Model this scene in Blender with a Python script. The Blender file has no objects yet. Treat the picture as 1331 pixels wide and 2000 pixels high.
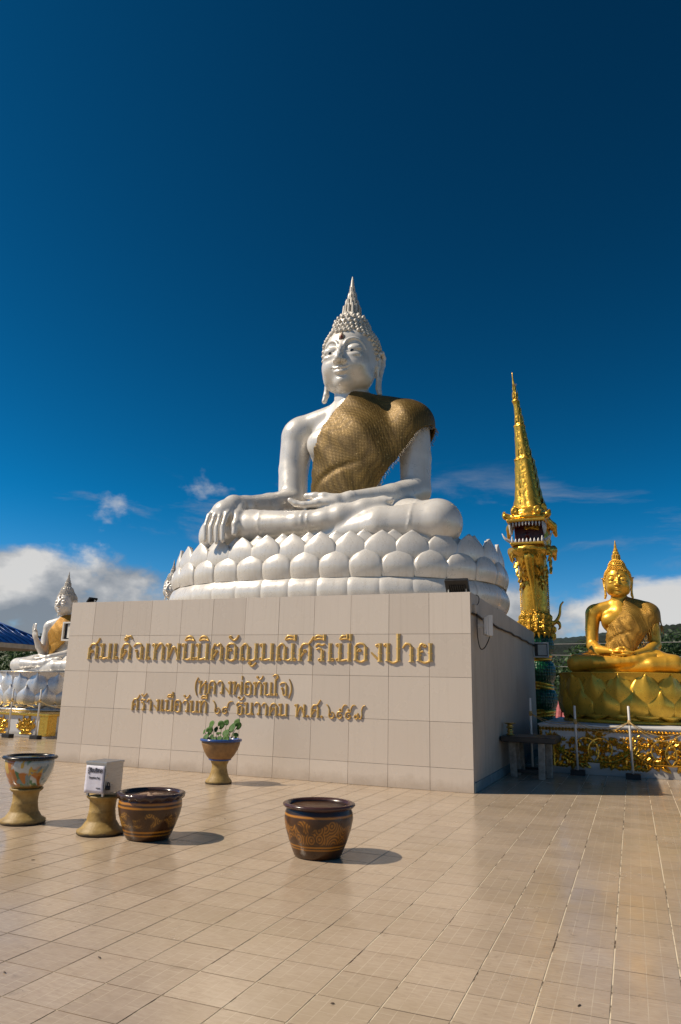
import bpy, bmesh, math, random
import numpy as np
from mathutils import Vector, Matrix, Euler

random.seed(7)
rng = np.random.default_rng(11)
scene = bpy.context.scene
COL = scene.collection
PI = math.pi

# ------------------------------------------------------------------ camera
cam_d = bpy.data.cameras.new('camera')
cam = bpy.data.objects.new('camera', cam_d)
COL.objects.link(cam)
scene.camera = cam
cam_d.sensor_fit = 'VERTICAL'
cam_d.sensor_height = 36.0
cam_d.sensor_width = 24.0
cam_d.lens = 24.796
cam_d.clip_start = 0.1
cam_d.clip_end = 9000.0
def camera_axes(yaw, pitch, roll):
    fwd = Vector((-math.sin(yaw)*math.cos(pitch), math.cos(yaw)*math.cos(pitch), math.sin(pitch)))
    right = Vector((math.cos(yaw), math.sin(yaw), 0))
    up = right.cross(fwd)
    r2 = right*math.cos(roll) + up*math.sin(roll)
    u2 = up*math.cos(roll) - right*math.sin(roll)
    return r2, u2, fwd
_r, _u, _f = camera_axes(0.3872, 0.2459, 0.0250)
CAM_AT = Vector((2.0377, -9.9448, 1.3042))
cam.matrix_world = Matrix(((_r.x, _u.x, -_f.x, CAM_AT.x), (_r.y, _u.y, -_f.y, CAM_AT.y), (_r.z, _u.z, -_f.z, CAM_AT.z), (0, 0, 0, 1)))

# ------------------------------------------------------------------ sky and sun
SUN_EL = math.radians(45.6)
SUN_AZ = math.radians(242.3)          # clockwise from +Y
TO_SUN = Vector((math.sin(SUN_AZ)*math.cos(SUN_EL), math.cos(SUN_AZ)*math.cos(SUN_EL), math.sin(SUN_EL)))
world = bpy.data.worlds.new('World')
scene.world = world
world.use_nodes = True
wt = world.node_tree
for n in list(wt.nodes): wt.nodes.remove(n)
def wn(t, **kw):
    n = wt.nodes.new(t)
    for k, v in kw.items(): setattr(n, k, v)
    return n
def wmath(op, a, b=None, clamp=False):
    n = wn('ShaderNodeMath', operation=op); n.use_clamp = clamp
    for i, v in enumerate((a, b)):
        if v is None: continue
        if isinstance(v, (int, float)): n.inputs[i].default_value = v
        else: wt.links.new(v, n.inputs[i])
    return n.outputs[0]
wout = wn('ShaderNodeOutputWorld'); wbg = wn('ShaderNodeBackground')
sky = wn('ShaderNodeTexSky', sky_type='NISHITA')
sky.sun_disc = False
sky.sun_elevation = SUN_EL
sky.sun_rotation = SUN_AZ
sky.altitude = 500
sky.air_density = 0.8
sky.dust_density = 0.3
sky.ozone_density = 4.5
SKY_STRENGTH = 0.10
SKY_CONTRAST = 0.86
SKY_GAIN = (0.012, 0.305, 0.415, 1)
SKY_HAZE = (0.28, 0.28, 0.27, 1)
# contrasty, polarised look of the clear sky: one even grade over the whole dome
bw = wn('ShaderNodeRGBToBW'); wt.links.new(sky.outputs[0], bw.inputs[0])
lumf = wmath('POWER', bw.outputs[0], SKY_CONTRAST)
grd = wn('ShaderNodeMix', data_type='RGBA', blend_type='MULTIPLY'); grd.inputs[0].default_value = 1.0
tc = wn('ShaderNodeTexCoord')
sep = wn('ShaderNodeSeparateXYZ'); wt.links.new(tc.outputs['Generated'], sep.inputs[0])
hz = wn('ShaderNodeMapRange', interpolation_type='SMOOTHSTEP'); wt.links.new(sep.outputs[2], hz.inputs[0])
hz.inputs[1].default_value = 0.26; hz.inputs[2].default_value = 0.0; hz.inputs[3].default_value = 0.0; hz.inputs[4].default_value = 0.75
gmx = wn('ShaderNodeMix', data_type='RGBA'); wt.links.new(hz.outputs[0], gmx.inputs[0]); gmx.inputs[6].default_value = SKY_GAIN; gmx.inputs[7].default_value = SKY_HAZE
wt.links.new(sky.outputs[0], grd.inputs[6]); wt.links.new(gmx.outputs[2], grd.inputs[7])
scl = wn('ShaderNodeVectorMath', operation='SCALE'); wt.links.new(grd.outputs[2], scl.inputs[0]); wt.links.new(lumf, scl.inputs['Scale'])
# clouds: fair-weather cumulus around the whole horizon, in directions of the sky dome
cz = sep.outputs[2]
mp = wn('ShaderNodeMapping'); wt.links.new(tc.outputs['Generated'], mp.inputs[0])
CLOUD_OFF = (0.25, 8.14, 1.4)
WISP_OFF = (7.96, 4.32, 7.6)
CLOUD_BIG = (-0.65, -3.98, 0.98)
mp.inputs['Location'].default_value = CLOUD_OFF
mp.inputs['Scale'].default_value = (1, 1, 1.7)
n1 = wn('ShaderNodeTexNoise'); n1.inputs['Scale'].default_value = 4.0; n1.inputs['Detail'].default_value = 11; n1.inputs['Roughness'].default_value = 0.56; n1.inputs['Distortion'].default_value = 0.15
wt.links.new(mp.outputs[0], n1.inputs['Vector'])
mpb = wn('ShaderNodeMapping'); wt.links.new(tc.outputs['Generated'], mpb.inputs[0]); mpb.inputs['Location'].default_value = CLOUD_BIG
nb = wn('ShaderNodeTexNoise'); nb.inputs['Scale'].default_value = 1.7; nb.inputs['Detail'].default_value = 2
wt.links.new(mpb.outputs[0], nb.inputs['Vector'])
big = wmath('MULTIPLY', wmath('SUBTRACT', nb.outputs['Fac'], 0.5), 0.55)
# how much cloud: heavy just above the horizon, none higher up
cov = wn('ShaderNodeValToRGB'); wt.links.new(cz, cov.inputs[0])
CE = cov.color_ramp.elements
CE[0].position = 0.0; CE[0].color = (0.62, 0.62, 0.62, 1)
CE[1].position = 0.42; CE[1].color = (0.0, 0.0, 0.0, 1)
for pos, v in ((0.10, 0.645), (0.145, 0.60), (0.185, 0.43), (0.30, 0.375)):
    e = CE.new(pos); e.color = (v, v, v, 1)
dens = wmath('SUBTRACT', wmath('ADD', wmath('ADD', n1.outputs['Fac'], big), cov.outputs[0]), 1.0)
alpha = wn('ShaderNodeMapRange', interpolation_type='SMOOTHSTEP'); wt.links.new(dens, alpha.inputs[0])
alpha.inputs[1].default_value = 0.0; alpha.inputs[2].default_value = 0.12
# shading of the clouds: thick parts grey, edges towards the sun bright
mp2 = wn('ShaderNodeMapping'); wt.links.new(tc.outputs['Generated'], mp2.inputs[0])
mp2.inputs['Location'].default_value = (CLOUD_OFF[0]-0.035, CLOUD_OFF[1]-0.02, CLOUD_OFF[2]+0.07)
mp2.inputs['Scale'].default_value = (1, 1, 1.7)
n2 = wn('ShaderNodeTexNoise'); n2.inputs['Scale'].default_value = 4.0; n2.inputs['Detail'].default_value = 6; n2.inputs['Roughness'].default_value = 0.52; n2.inputs['Distortion'].default_value = 0.15
wt.links.new(mp2.outputs[0], n2.inputs['Vector'])
lit = wn('ShaderNodeMapRange'); wt.links.new(wmath('SUBTRACT', n1.outputs['Fac'], n2.outputs['Fac']), lit.inputs[0])
lit.inputs[1].default_value = -0.08; lit.inputs[2].default_value = 0.09
ccol = wn('ShaderNodeValToRGB'); wt.links.new(lit.outputs[0], ccol.inputs[0])
KE = ccol.color_ramp.elements
KE[0].position = 0.0; KE[0].color = (2.2, 2.4, 2.7, 1)
KE[1].position = 1.0; KE[1].color = (7.0, 6.8, 6.5, 1)
e = KE.new(0.5); e.color = (4.0, 4.05, 4.15, 1)
mixc = wn('ShaderNodeMix', data_type='RGBA'); 
wt.links.new(wmath('MULTIPLY', alpha.outputs[0], 0.93), mixc.inputs[0]); wt.links.new(scl.outputs[0], mixc.inputs[6]); wt.links.new(ccol.outputs[0], mixc.inputs[7])
# thin grey wisps above the cumulus
mp3 = wn('ShaderNodeMapping'); wt.links.new(tc.outputs['Generated'], mp3.inputs[0]); mp3.inputs['Location'].default_value = WISP_OFF; mp3.inputs['Scale'].default_value = (1, 1, 3.6); mp3.inputs['Rotation'].default_value = (0.10, 0.06, 0)
n3 = wn('ShaderNodeTexNoise'); n3.inputs['Scale'].default_value = 3.4; n3.inputs['Detail'].default_value = 9; n3.inputs['Roughness'].default_value = 0.6; n3.inputs['Distortion'].default_value = 0.5
wt.links.new(mp3.outputs[0], n3.inputs['Vector'])
wcov = wn('ShaderNodeValToRGB'); wt.links.new(cz, wcov.inputs[0]); WE = wcov.color_ramp.elements
WE[0].position = 0.02; WE[0].color = (0.08, 0.08, 0.08, 1); WE[1].position = 0.40; WE[1].color = (0.0, 0.0, 0.0, 1)
e = WE.new(0.20); e.color = (0.06, 0.06, 0.06, 1); e = WE.new(0.29); e.color = (0.0, 0.0, 0.0, 1)
wal = wn('ShaderNodeMapRange', interpolation_type='SMOOTHSTEP'); wt.links.new(wmath('ADD', n3.outputs['Fac'], wcov.outputs[0]), wal.inputs[0]); wal.inputs[1].default_value = 0.58; wal.inputs[2].default_value = 0.78
mixw = wn('ShaderNodeMix', data_type='RGBA'); wfd = wn('ShaderNodeMapRange', interpolation_type='SMOOTHSTEP'); wt.links.new(cz, wfd.inputs[0]); wfd.inputs[1].default_value = 0.24; wfd.inputs[2].default_value = 0.33; wfd.inputs[3].default_value = 0.62; wfd.inputs[4].default_value = 0.0
wt.links.new(wmath('MULTIPLY', wal.outputs[0], wfd.outputs[0]), mixw.inputs[0]); wt.links.new(scl.outputs[0], mixw.inputs[6]); mixw.inputs[7].default_value = (3.0, 3.3, 3.9, 1)
wt.links.new(mixw.outputs[2], mixc.inputs[6])
wt.links.new(mixc.outputs[2], wbg.inputs[0])
wbg.inputs[1].default_value = SKY_STRENGTH
wt.links.new(wbg.outputs[0], wout.inputs[0])

sun_d = bpy.data.lights.new('sun', 'SUN'); sun_d.energy = 5.0; sun_d.angle = math.radians(0.53); sun_d.color = (1.0, 0.86, 0.68)
sun = bpy.data.objects.new('sun', sun_d); COL.objects.link(sun)
sun.rotation_euler = (-TO_SUN).to_track_quat('-Z', 'Y').to_euler()
sun.location = (-20, -20, 30)

scene.view_settings.view_transform = 'Standard'
scene.view_settings.look = 'None'
scene.view_settings.gamma = 1.0
scene.view_settings.exposure = 0.0
scene.view_settings.use_curve_mapping = False
scene.render.engine = 'CYCLES'
scene.cycles.max_bounces = 6
scene.cycles.diffuse_bounces = 3
scene.cycles.glossy_bounces = 3
scene.cycles.transparent_max_bounces = 6
scene.cycles.caustics_reflective = False
scene.cycles.caustics_refractive = False
scene.cycles.use_denoising = True

# ------------------------------------------------------------------ material helpers
def lin(r, g, b):
    f = lambda c: (c/255/12.92) if c/255 <= 0.04045 else ((c/255+0.055)/1.055)**2.4
    return (f(r), f(g), f(b))
class NT:
    def __init__(self, name):
        self.m = bpy.data.materials.new(name); self.m.use_nodes = True
        self.t = self.m.node_tree
        for n in list(self.t.nodes): self.t.nodes.remove(n)
        self.out = self.n('ShaderNodeOutputMaterial'); self.b = self.n('ShaderNodeBsdfPrincipled')
        self.t.links.new(self.b.outputs[0], self.out.inputs[0])
    def n(self, ty, **kw):
        x = self.t.nodes.new(ty)
        for k, v in kw.items(): setattr(x, k, v)
        return x
    def l(self, a, b): self.t.links.new(a, b)
    def math(self, op, a, b=None, c=None, clamp=False):
        n = self.n('ShaderNodeMath', operation=op); n.use_clamp = clamp
        for i, v in enumerate((a, b, c)):
            if v is None: continue
            if isinstance(v, (int, float)): n.inputs[i].default_value = v
            else: self.l(v, n.inputs[i])
        return n.outputs[0]
    def coord(self, kind='Object', scale=(1, 1, 1), loc=(0, 0, 0)):
        c = self.n('ShaderNodeTexCoord'); m = self.n('ShaderNodeMapping')
        m.inputs['Scale'].default_value = scale; m.inputs['Location'].default_value = loc
        self.l(c.outputs[kind], m.inputs[0]); return m.outputs[0]
    def noise(self, vec, scale, detail=4, rough=0.55, dist=0.0):
        n = self.n('ShaderNodeTexNoise'); n.inputs['Scale'].default_value = scale; n.inputs['Detail'].default_value = detail
        n.inputs['Roughness'].default_value = rough; n.inputs['Distortion'].default_value = dist
        self.l(vec, n.inputs['Vector']); return n.outputs['Fac']
    def ramp(self, fac, stops):
        n = self.n('ShaderNodeValToRGB'); self.l(fac, n.inputs[0]); e = n.color_ramp.elements
        e[0].position, e[0].color = stops[0][0], (*stops[0][1], 1)
        e[1].position, e[1].color = stops[-1][0], (*stops[-1][1], 1)
        for p, c in stops[1:-1]:
            x = e.new(p); x.color = (*c, 1)
        return n.outputs[0]
    def rng(self, v, a, b, c=0.0, d=1.0, smooth=False):
        n = self.n('ShaderNodeMapRange'); 
        if smooth: n.interpolation_type = 'SMOOTHSTEP'
        self.l(v, n.inputs[0])
        for i, x in enumerate((a, b, c, d)): n.inputs[i+1].default_value = x
        return n.outputs[0]
    def mix(self, fac, a, b, blend='MIX'):
        n = self.n('ShaderNodeMix', data_type='RGBA', blend_type=blend)
        if isinstance(fac, (int, float)): n.inputs[0].default_value = fac
        else: self.l(fac, n.inputs[0])
        for i, v in ((6, a), (7, b)):
            if isinstance(v, tuple): n.inputs[i].default_value = (*v, 1) if len(v) == 3 else v
            else: self.l(v, n.inputs[i])
        return n.outputs[2]
    def base(self, v):
        if isinstance(v, tuple): self.b.inputs['Base Color'].default_value = (*v, 1)
        else: self.l(v, self.b.inputs['Base Color'])
    def set(self, **kw):
        for k, v in kw.items():
            k = k.replace('_', ' ').title() if k not in ('IOR',) else k
            if isinstance(v, (int, float)): self.b.inputs[k].default_value = v
            else: self.l(v, self.b.inputs[k])
    def bump(self, h, strength=0.3, dist=0.02):
        n = self.n('ShaderNodeBump'); n.inputs['Strength'].default_value = strength; n.inputs['Distance'].default_value = dist
        self.l(h, n.inputs['Height']); self.l(n.outputs[0], self.b.inputs['Normal']); return n
def simple(name, col, rough=0.5, metal=0.0, var=0.12, scale=6.0, bump=0.0, bscale=40.0, bdist=0.01, rvar=0.1, kind='Object'):
    k = NT(name); v = k.coord(kind)
    n = k.noise(v, scale, 6, 0.6)
    a = tuple(c*(1-var) for c in col); b = tuple(min(1, c*(1+var)) for c in col)
    k.base(k.ramp(n, [(0.3, a), (0.7, b)]))
    n2 = k.noise(v, scale*3.7, 3)
    k.set(roughness=k.rng(n2, 0.3, 0.7, max(0.02, rough-rvar), min(1, rough+rvar)), metallic=metal)
    if bump: k.bump(k.noise(v, bscale, 4), bump, bdist)
    return k.m

# ------------------------------------------------------------------ object helpers
def link(o): COL.objects.link(o); return o
def tag(o, label=None, cat=None, group=None, kind=None):
    if label: o['label'] = label
    if cat: o['category'] = cat
    if group: o['group'] = group
    if kind: o['kind'] = kind
    return o
def empty(name, loc=(0, 0, 0), label=None, cat=None, group=None):
    o = link(bpy.data.objects.new(name, None)); o.location = loc; o.empty_display_size = 0.2
    return tag(o, label, cat, group)
def setup(o, mat=None, parent=None, smooth=False, loc=None):
    if mat is not None:
        o.data.materials.clear(); o.data.materials.append(mat)
    if parent is not None: o.parent = parent
    if loc is not None: o.location = loc
    if smooth: o.data.polygons.foreach_set('use_smooth', np.ones(len(o.data.polygons), dtype=bool))
    return o
def from_data(name, verts, faces, mat=None, parent=None, smooth=False, loc=None):
    me = bpy.data.meshes.new(name)
    me.from_pydata([tuple(v) for v in verts], [], [tuple(f) for f in faces]); me.update()
    return setup(link(bpy.data.objects.new(name, me)), mat, parent, smooth, loc)
def from_np(name, verts, faces, mat=None, parent=None, smooth=True, loc=None):
    """verts (n,3), faces (m,4) int"""
    me = bpy.data.meshes.new(name)
    m, s = faces.shape
    me.vertices.add(len(verts)); me.vertices.foreach_set('co', np.asarray(verts, np.float32).ravel())
    me.loops.add(m*s); me.loops.foreach_set('vertex_index', faces.astype(np.int32).ravel())
    me.polygons.add(m); me.polygons.foreach_set('loop_start', np.arange(0, m*s, s, dtype=np.int32))
    me.update(calc_edges=True); me.validate()
    return setup(link(bpy.data.objects.new(name, me)), mat, parent, smooth, loc)
def from_bm(name, bm, mat=None, parent=None, smooth=False, loc=None):
    me = bpy.data.meshes.new(name); bm.normal_update(); bm.to_mesh(me); bm.free()
    return setup(link(bpy.data.objects.new(name, me)), mat, parent, smooth, loc)
def inst(name, me, mat_world, parent=None):
    o = link(bpy.data.objects.new(name, me)); o.parent = parent
    o.matrix_local = mat_world
    return o
def add_box(bm, lo, hi, bevel=0.0, M=None):
    lo, hi = Vector(lo), Vector(hi)
    r = bmesh.ops.create_cube(bm, size=1.0)
    vs = r['verts']
    for v in vs:
        v.co = Vector([(lo[i]+hi[i])/2 + v.co[i]*(hi[i]-lo[i]) for i in range(3)])
    if bevel:
        es = list({e for v in vs for e in v.link_edges})
        r = bmesh.ops.bevel(bm, geom=es, offset=bevel, segments=2, profile=0.6, affect='EDGES')
        vs = list({v for f in r['faces'] for v in f.verts} | {v for v in vs if v.is_valid})
    if M is not None:
        for v in vs: v.co = M @ v.co
    return vs
def box(name, lo, hi, mat, parent=None, bevel=0.0, M=None):
    bm = bmesh.new(); add_box(bm, lo, hi, bevel, M); return from_bm(name, bm, mat, parent)
def add_lathe(bm, prof, seg=32, c=(0, 0, 0), sx=1.0, sy=1.0, cap=True, ripple=None):
    rings = []
    for i, (r, z) in enumerate(prof):
        ring = []
        for k in range(seg):
            a = 2*PI*k/seg
            rr = r*(1+ripple(a, i) if ripple else 1)
            ring.append(bm.verts.new((c[0]+rr*math.cos(a)*sx, c[1]+rr*math.sin(a)*sy, c[2]+z)))
        rings.append(ring)
    for a, b in zip(rings, rings[1:]):
        for k in range(seg): bm.faces.new((a[k], a[(k+1) % seg], b[(k+1) % seg], b[k]))
    if cap:
        bm.faces.new(rings[0][::-1]); bm.faces.new(rings[-1])
    return rings
def lathe(name, prof, mat, parent=None, seg=32, c=(0, 0, 0), sx=1.0, sy=1.0, cap=True, ripple=None, smooth=True):
    bm = bmesh.new(); add_lathe(bm, prof, seg, c, sx, sy, cap, ripple); return from_bm(name, bm, mat, parent, smooth)
def add_tube(bm, pts, rad, seg=8, caps=True):
    pts = [Vector(p) for p in pts]; n = len(pts)
    rads = rad if isinstance(rad, (list, tuple)) else [rad]*n
    rings = []; prev = None
    for i, p in enumerate(pts):
        t = (pts[min(i+1, n-1)] - pts[max(i-1, 0)])
        t = t.normalized() if t.length > 1e-9 else Vector((0, 0, 1))
        if prev is None:
            u = t.orthogonal().normalized()
        else:
            u = (prev - t*prev.dot(t)); u = u.normalized() if u.length > 1e-6 else t.orthogonal().normalized()
        prev = u; w = t.cross(u)
        rings.append([bm.verts.new(p + (u*math.cos(2*PI*k/seg) + w*math.sin(2*PI*k/seg))*rads[i]) for k in range(seg)])
    for a, b in zip(rings, rings[1:]):
        for k in range(seg): bm.faces.new((a[k], a[(k+1) % seg], b[(k+1) % seg], b[k]))
    if caps:
        bm.faces.new(rings[0][::-1]); bm.faces.new(rings[-1])
def tube(name, pts, rad, mat, parent=None, seg=8):
    bm = bmesh.new(); add_tube(bm, pts, rad, seg); return from_bm(name, bm, mat, parent, True)
def spline(pts, n):
    """Catmull-Rom through points"""
    P = [np.array(p, float) for p in pts]; P = [2*P[0]-P[1]] + P + [2*P[-1]-P[-2]]
    out = []; m = len(P)-3
    for i in range(n):
        s = i/(n-1)*m; k = min(int(s), m-1); t = s-k
        a, b, c, d = P[k:k+4]
        out.append(0.5*((2*b)+(c-a)*t+(2*a-5*b+4*c-d)*t*t+(3*b-a-3*c+d)*t**3))
    return out

# ------------------------------------------------------------------ sculpting in a distance field
class Vol:
    def __init__(s, lo, hi, h):
        s.lo = np.array(lo, np.float32); s.h = h
        s.n = (np.ceil((np.array(hi)-s.lo)/h)).astype(int)+1
        s.D = np.full(s.n, 9.0, np.float32)
        s.ax = [s.lo[i]+h*np.arange(s.n[i], dtype=np.float32) for i in range(3)]
    def blk(s, lo, hi):
        a = np.clip(np.floor((np.array(lo)-s.lo)/s.h).astype(int), 0, s.n); b = np.clip(np.ceil((np.array(hi)-s.lo)/s.h).astype(int)+1, 0, s.n)
        sl = tuple(slice(a[i], b[i]) for i in range(3))
        return sl, s.ax[0][sl[0]][:, None, None], s.ax[1][sl[1]][None, :, None], s.ax[2][sl[2]][None, None, :]
    def put(s, sl, d, k, sub=False):
        c = s.D[sl]
        if c.size == 0: return
        if sub:
            if k <= 0: s.D[sl] = np.maximum(c, -d); return
            hh = np.clip(0.5-0.5*(d+c)/k, 0, 1); s.D[sl] = c*(1-hh)+(-d)*hh+k*hh*(1-hh); return
        if k <= 0: s.D[sl] = np.minimum(c, d); return
        hh = np.clip(0.5+0.5*(c-d)/k, 0, 1); s.D[sl] = c*(1-hh)+d*hh-k*hh*(1-hh)
    def cap(s, a, b, ra, rb=None, k=0.05, sub=False):
        rb = ra if rb is None else rb
        a = np.array(a, np.float32); b = np.array(b, np.float32); m = max(ra, rb)+k+4*s.h
        sl, X, Y, Z = s.blk(np.minimum(a, b)-m, np.maximum(a, b)+m)
        d = b-a; L = float(d@d)+1e-9
        t = np.clip(((X-a[0])*d[0]+(Y-a[1])*d[1]+(Z-a[2])*d[2])/L, 0, 1)
        q = np.sqrt((X-a[0]-t*d[0])**2+(Y-a[1]-t*d[1])**2+(Z-a[2]-t*d[2])**2)-(ra+(rb-ra)*t)
        s.put(sl, q, k, sub)
    def chain(s, pts, rads, k=0.05, sub=False):
        for i in range(len(pts)-1): s.cap(pts[i], pts[i+1], rads[i], rads[i+1], k, sub)
    def ell(s, c, r, k=0.05, sub=False, rx=0.0, ry=0.0, rz=0.0):
        c = np.array(c, np.float32); r = np.array(r, np.float32); m = float(r.max())+k+4*s.h
        sl, X, Y, Z = s.blk(c-m, c+m)
        R = np.array(Euler((rx, ry, rz)).to_matrix()).T
        x, y, z = X-c[0], Y-c[1], Z-c[2]
        if rx or ry or rz:
            x, y, z = (R[0, 0]*x+R[0, 1]*y+R[0, 2]*z, R[1, 0]*x+R[1, 1]*y+R[1, 2]*z, R[2, 0]*x+R[2, 1]*y+R[2, 2]*z)
        k0 = np.sqrt((x/r[0])**2+(y/r[1])**2+(z/r[2])**2)+1e-6
        k1 = np.sqrt((x/r[0]**2)**2+(y/r[1]**2)**2+(z/r[2]**2)**2)+1e-6
        s.put(sl, k0*(k0-1)/k1, k, sub)
    def front(s, x, z):
        """y of the first surface met from the front (-y) at x, z"""
        i = int(round((x-s.lo[0])/s.h)); j = int(round((z-s.lo[2])/s.h))
        row = s.D[i, :, j]; w = np.where(row < 0)[0]
        if len(w) == 0: return 0.0
        a = w[0]; d0, d1 = row[a-1], row[a]
        return float(s.ax[1][a-1]+s.h*d0/(d0-d1))
    def nets(s, smooth=2):
        return nets(s.D, s.lo, s.h, smooth)
def nets(D, lo, h, smooth=2):
    """naive surface nets"""
    ins = D < 0
    c = ins[:-1, :-1, :-1].astype(np.int8)
    tot = np.zeros(c.shape, np.int8)
    for dx in (0, 1):
        for dy in (0, 1):
            for dz in (0, 1):
                tot += ins[dx:dx+c.shape[0], dy:dy+c.shape[1], dz:dz+c.shape[2]]
    cells = np.argwhere((tot > 0) & (tot < 8))
    idx = np.full(c.shape, -1, np.int32); idx[tuple(cells.T)] = np.arange(len(cells))
    cor = [(dx, dy, dz) for dx in (0, 1) for dy in (0, 1) for dz in (0, 1)]
    V = {q: D[cells[:, 0]+q[0], cells[:, 1]+q[1], cells[:, 2]+q[2]] for q in cor}
    acc = np.zeros((len(cells), 3), np.float64); cnt = np.zeros(len(cells))
    for a in cor:
        for axn in range(3):
            if a[axn]: continue
            b = list(a); b[axn] = 1; b = tuple(b)
            va, vb = V[a], V[b]; m = (va < 0) != (vb < 0)
            t = np.where(m, va/np.where(m, va-vb, 1), 0)
            p = np.repeat(np.array(a, float)[None], len(cells), 0); p[:, axn] = t
            acc += p*m[:, None]; cnt += m
    P = lo+h*(cells+acc/np.maximum(cnt, 1)[:, None])
    quads = []
    for axn in range(3):
        u, w = (axn+1) % 3, (axn+2) % 3
        a = [slice(None)]*3; b = [slice(None)]*3
        a[axn] = slice(0, -1); b[axn] = slice(1, None)
        fa, fb = ins[tuple(a)], ins[tuple(b)]
        E = np.argwhere(fa != fb)
        E = E[(E[:, u] > 0) & (E[:, w] > 0) & (E[:, u] < D.shape[u]-1) & (E[:, w] < D.shape[w]-1)]
        if len(E) == 0: continue
        flip = fa[tuple(E.T)]
        def cell(du, dw):
            q = E.copy(); q[:, u] -= du; q[:, w] -= dw; return idx[tuple(q.T)]
        q = np.stack([cell(1, 1), cell(0, 1), cell(0, 0), cell(1, 0)], 1)
        q[~flip] = q[~flip][:, ::-1]
        quads.append(q)
    Q = np.concatenate(quads)
    for _ in range(smooth):
        s = np.zeros_like(P); n = np.zeros(len(P))
        for i in range(4):
            a, b = Q[:, i], Q[:, (i+1) % 4]
            for k in range(3):
                s[:, k] += np.bincount(a, P[b, k], len(P))+np.bincount(b, P[a, k], len(P))
            n += np.bincount(a, minlength=len(P))+np.bincount(b, minlength=len(P))
        P = 0.5*P+0.5*s/np.maximum(n, 1)[:, None]
    return P, Q
# ------------------------------------------------------------------ shared materials
def mat_floor_tile():
    k = NT('glazed_floor_tile'); g = k.n('ShaderNodeNewGeometry'); P = g.outputs['Position']
    mp = k.n('ShaderNodeMapping'); k.l(P, mp.inputs[0]); mp.inputs['Location'].default_value = (-0.0579/0.3, -0.2/0.3, 0); mp.inputs['Scale'].default_value = (1/0.3, 1/0.3, 0)
    fl = k.n('ShaderNodeVectorMath', operation='FLOOR'); k.l(mp.outputs[0], fl.inputs[0])
    wnz = k.n('ShaderNodeTexWhiteNoise', noise_dimensions='2D'); k.l(fl.outputs[0], wnz.inputs['Vector'])
    big = k.noise(P, 0.55, 6, 0.6); mid = k.noise(P, 5.0, 8, 0.65); fine = k.noise(P, 60, 4, 0.6)
    streak = k.n('ShaderNodeMapping'); k.l(P, streak.inputs[0]); streak.inputs['Scale'].default_value = (9, 38, 9)
    st = k.noise(streak.outputs[0], 1.4, 7, 0.7)
    c = k.mix(wnz.outputs['Value'], (0.41, 0.315, 0.22), (0.52, 0.407, 0.292))
    c = k.mix(k.math('MULTIPLY', k.rng(mid, 0.38, 0.66), 0.6), c, (0.53, 0.425, 0.315))
    c = k.mix(k.math('MULTIPLY', k.rng(st, 0.42, 0.70), 0.55), c, (0.33, 0.235, 0.16))
    c = k.mix(k.math('MULTIPLY', k.rng(big, 0.48, 0.66), 0.35), c, (0.36, 0.275, 0.165))
    # printed mosaic joints on each tile
    sw = k.n('ShaderNodeSeparateXYZ'); k.l(P, sw.inputs[0]); cb = k.n('ShaderNodeCombineXYZ')
    k.l(k.math('SUBTRACT', sw.outputs[1], 0.2), cb.inputs[0]); k.l(k.math('SUBTRACT', sw.outputs[0], 0.0579), cb.inputs[1])
    br = k.n('ShaderNodeTexBrick'); k.l(cb.outputs[0], br.inputs['Vector']); br.offset = 0.37
    br.inputs['Scale'].default_value = 1.0; br.inputs['Mortar Size'].default_value = 0.0022; br.inputs['Mortar Smooth'].default_value = 0.4
    br.inputs['Brick Width'].default_value = 0.15; br.inputs['Row Height'].default_value = 0.075
    sh = k.noise(P, 2.3, 4); dirt = k.noise(P, 11, 5, 0.6)
    pale = k.mix(k.rng(dirt, 0.6, 0.72), (0.66, 0.56, 0.42), (0.20, 0.14, 0.08))
    c = k.mix(k.math('MULTIPLY', br.outputs['Fac'], k.rng(sh, 0.35, 0.62, 0.10, 0.62)), c, pale)
    # brown grime in blots
    bl = k.noise(P, 6.5, 10, 0.78, 0.9)
    c = k.mix(k.math('MULTIPLY', k.rng(bl, 0.58, 0.70), 0.50), c, (0.19, 0.14, 0.085))
    sp = k.noise(P, 34, 3, 0.6); c = k.mix(k.rng(sp, 0.735, 0.76), c, (0.06, 0.045, 0.03))
    k.base(c)
    k.set(roughness=k.rng(k.noise(P, 1.7, 6, 0.65), 0.3, 0.7, 0.11, 0.30))
    b1 = k.bump(k.math('ADD', k.math('MULTIPLY', st, 0.5), k.math('SUBTRACT', fine, br.outputs['Fac'])), 0.16, 0.002)
    return k.m
def mat_grout():
    k = NT('floor_grout'); g = k.n('ShaderNodeNewGeometry'); P = g.outputs['Position']
    sp = k.n('ShaderNodeSeparateXYZ'); k.l(P, sp.inputs[0])
    fx = k.math('FRACT', k.math('ADD', k.math('DIVIDE', k.math('SUBTRACT', sp.outputs[0], 0.0579), 0.3), 0.5))
    near = k.rng(k.math('ABSOLUTE', k.math('SUBTRACT', fx, 0.5)), 0.012, 0.02, 1, 0); near = k.math('MULTIPLY', near, k.rng(sp.outputs[0], -1.6, 0.6, 0.1, 1.0))
    n = k.noise(P, 3.0, 6, 0.7); n2 = k.noise(P, 1.3, 3, 0.5)
    palec = k.mix(k.rng(n, 0.50, 0.60), (0.70, 0.60, 0.44), (0.10, 0.065, 0.04))
    dark = k.mix(k.rng(n2, 0.35, 0.6), (0.20, 0.125, 0.065), (0.06, 0.04, 0.024))
    k.base(k.mix(near, dark, palec)); k.set(roughness=0.85); return k.m
M_TILE = mat_floor_tile(); M_GROUT = mat_grout()
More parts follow.
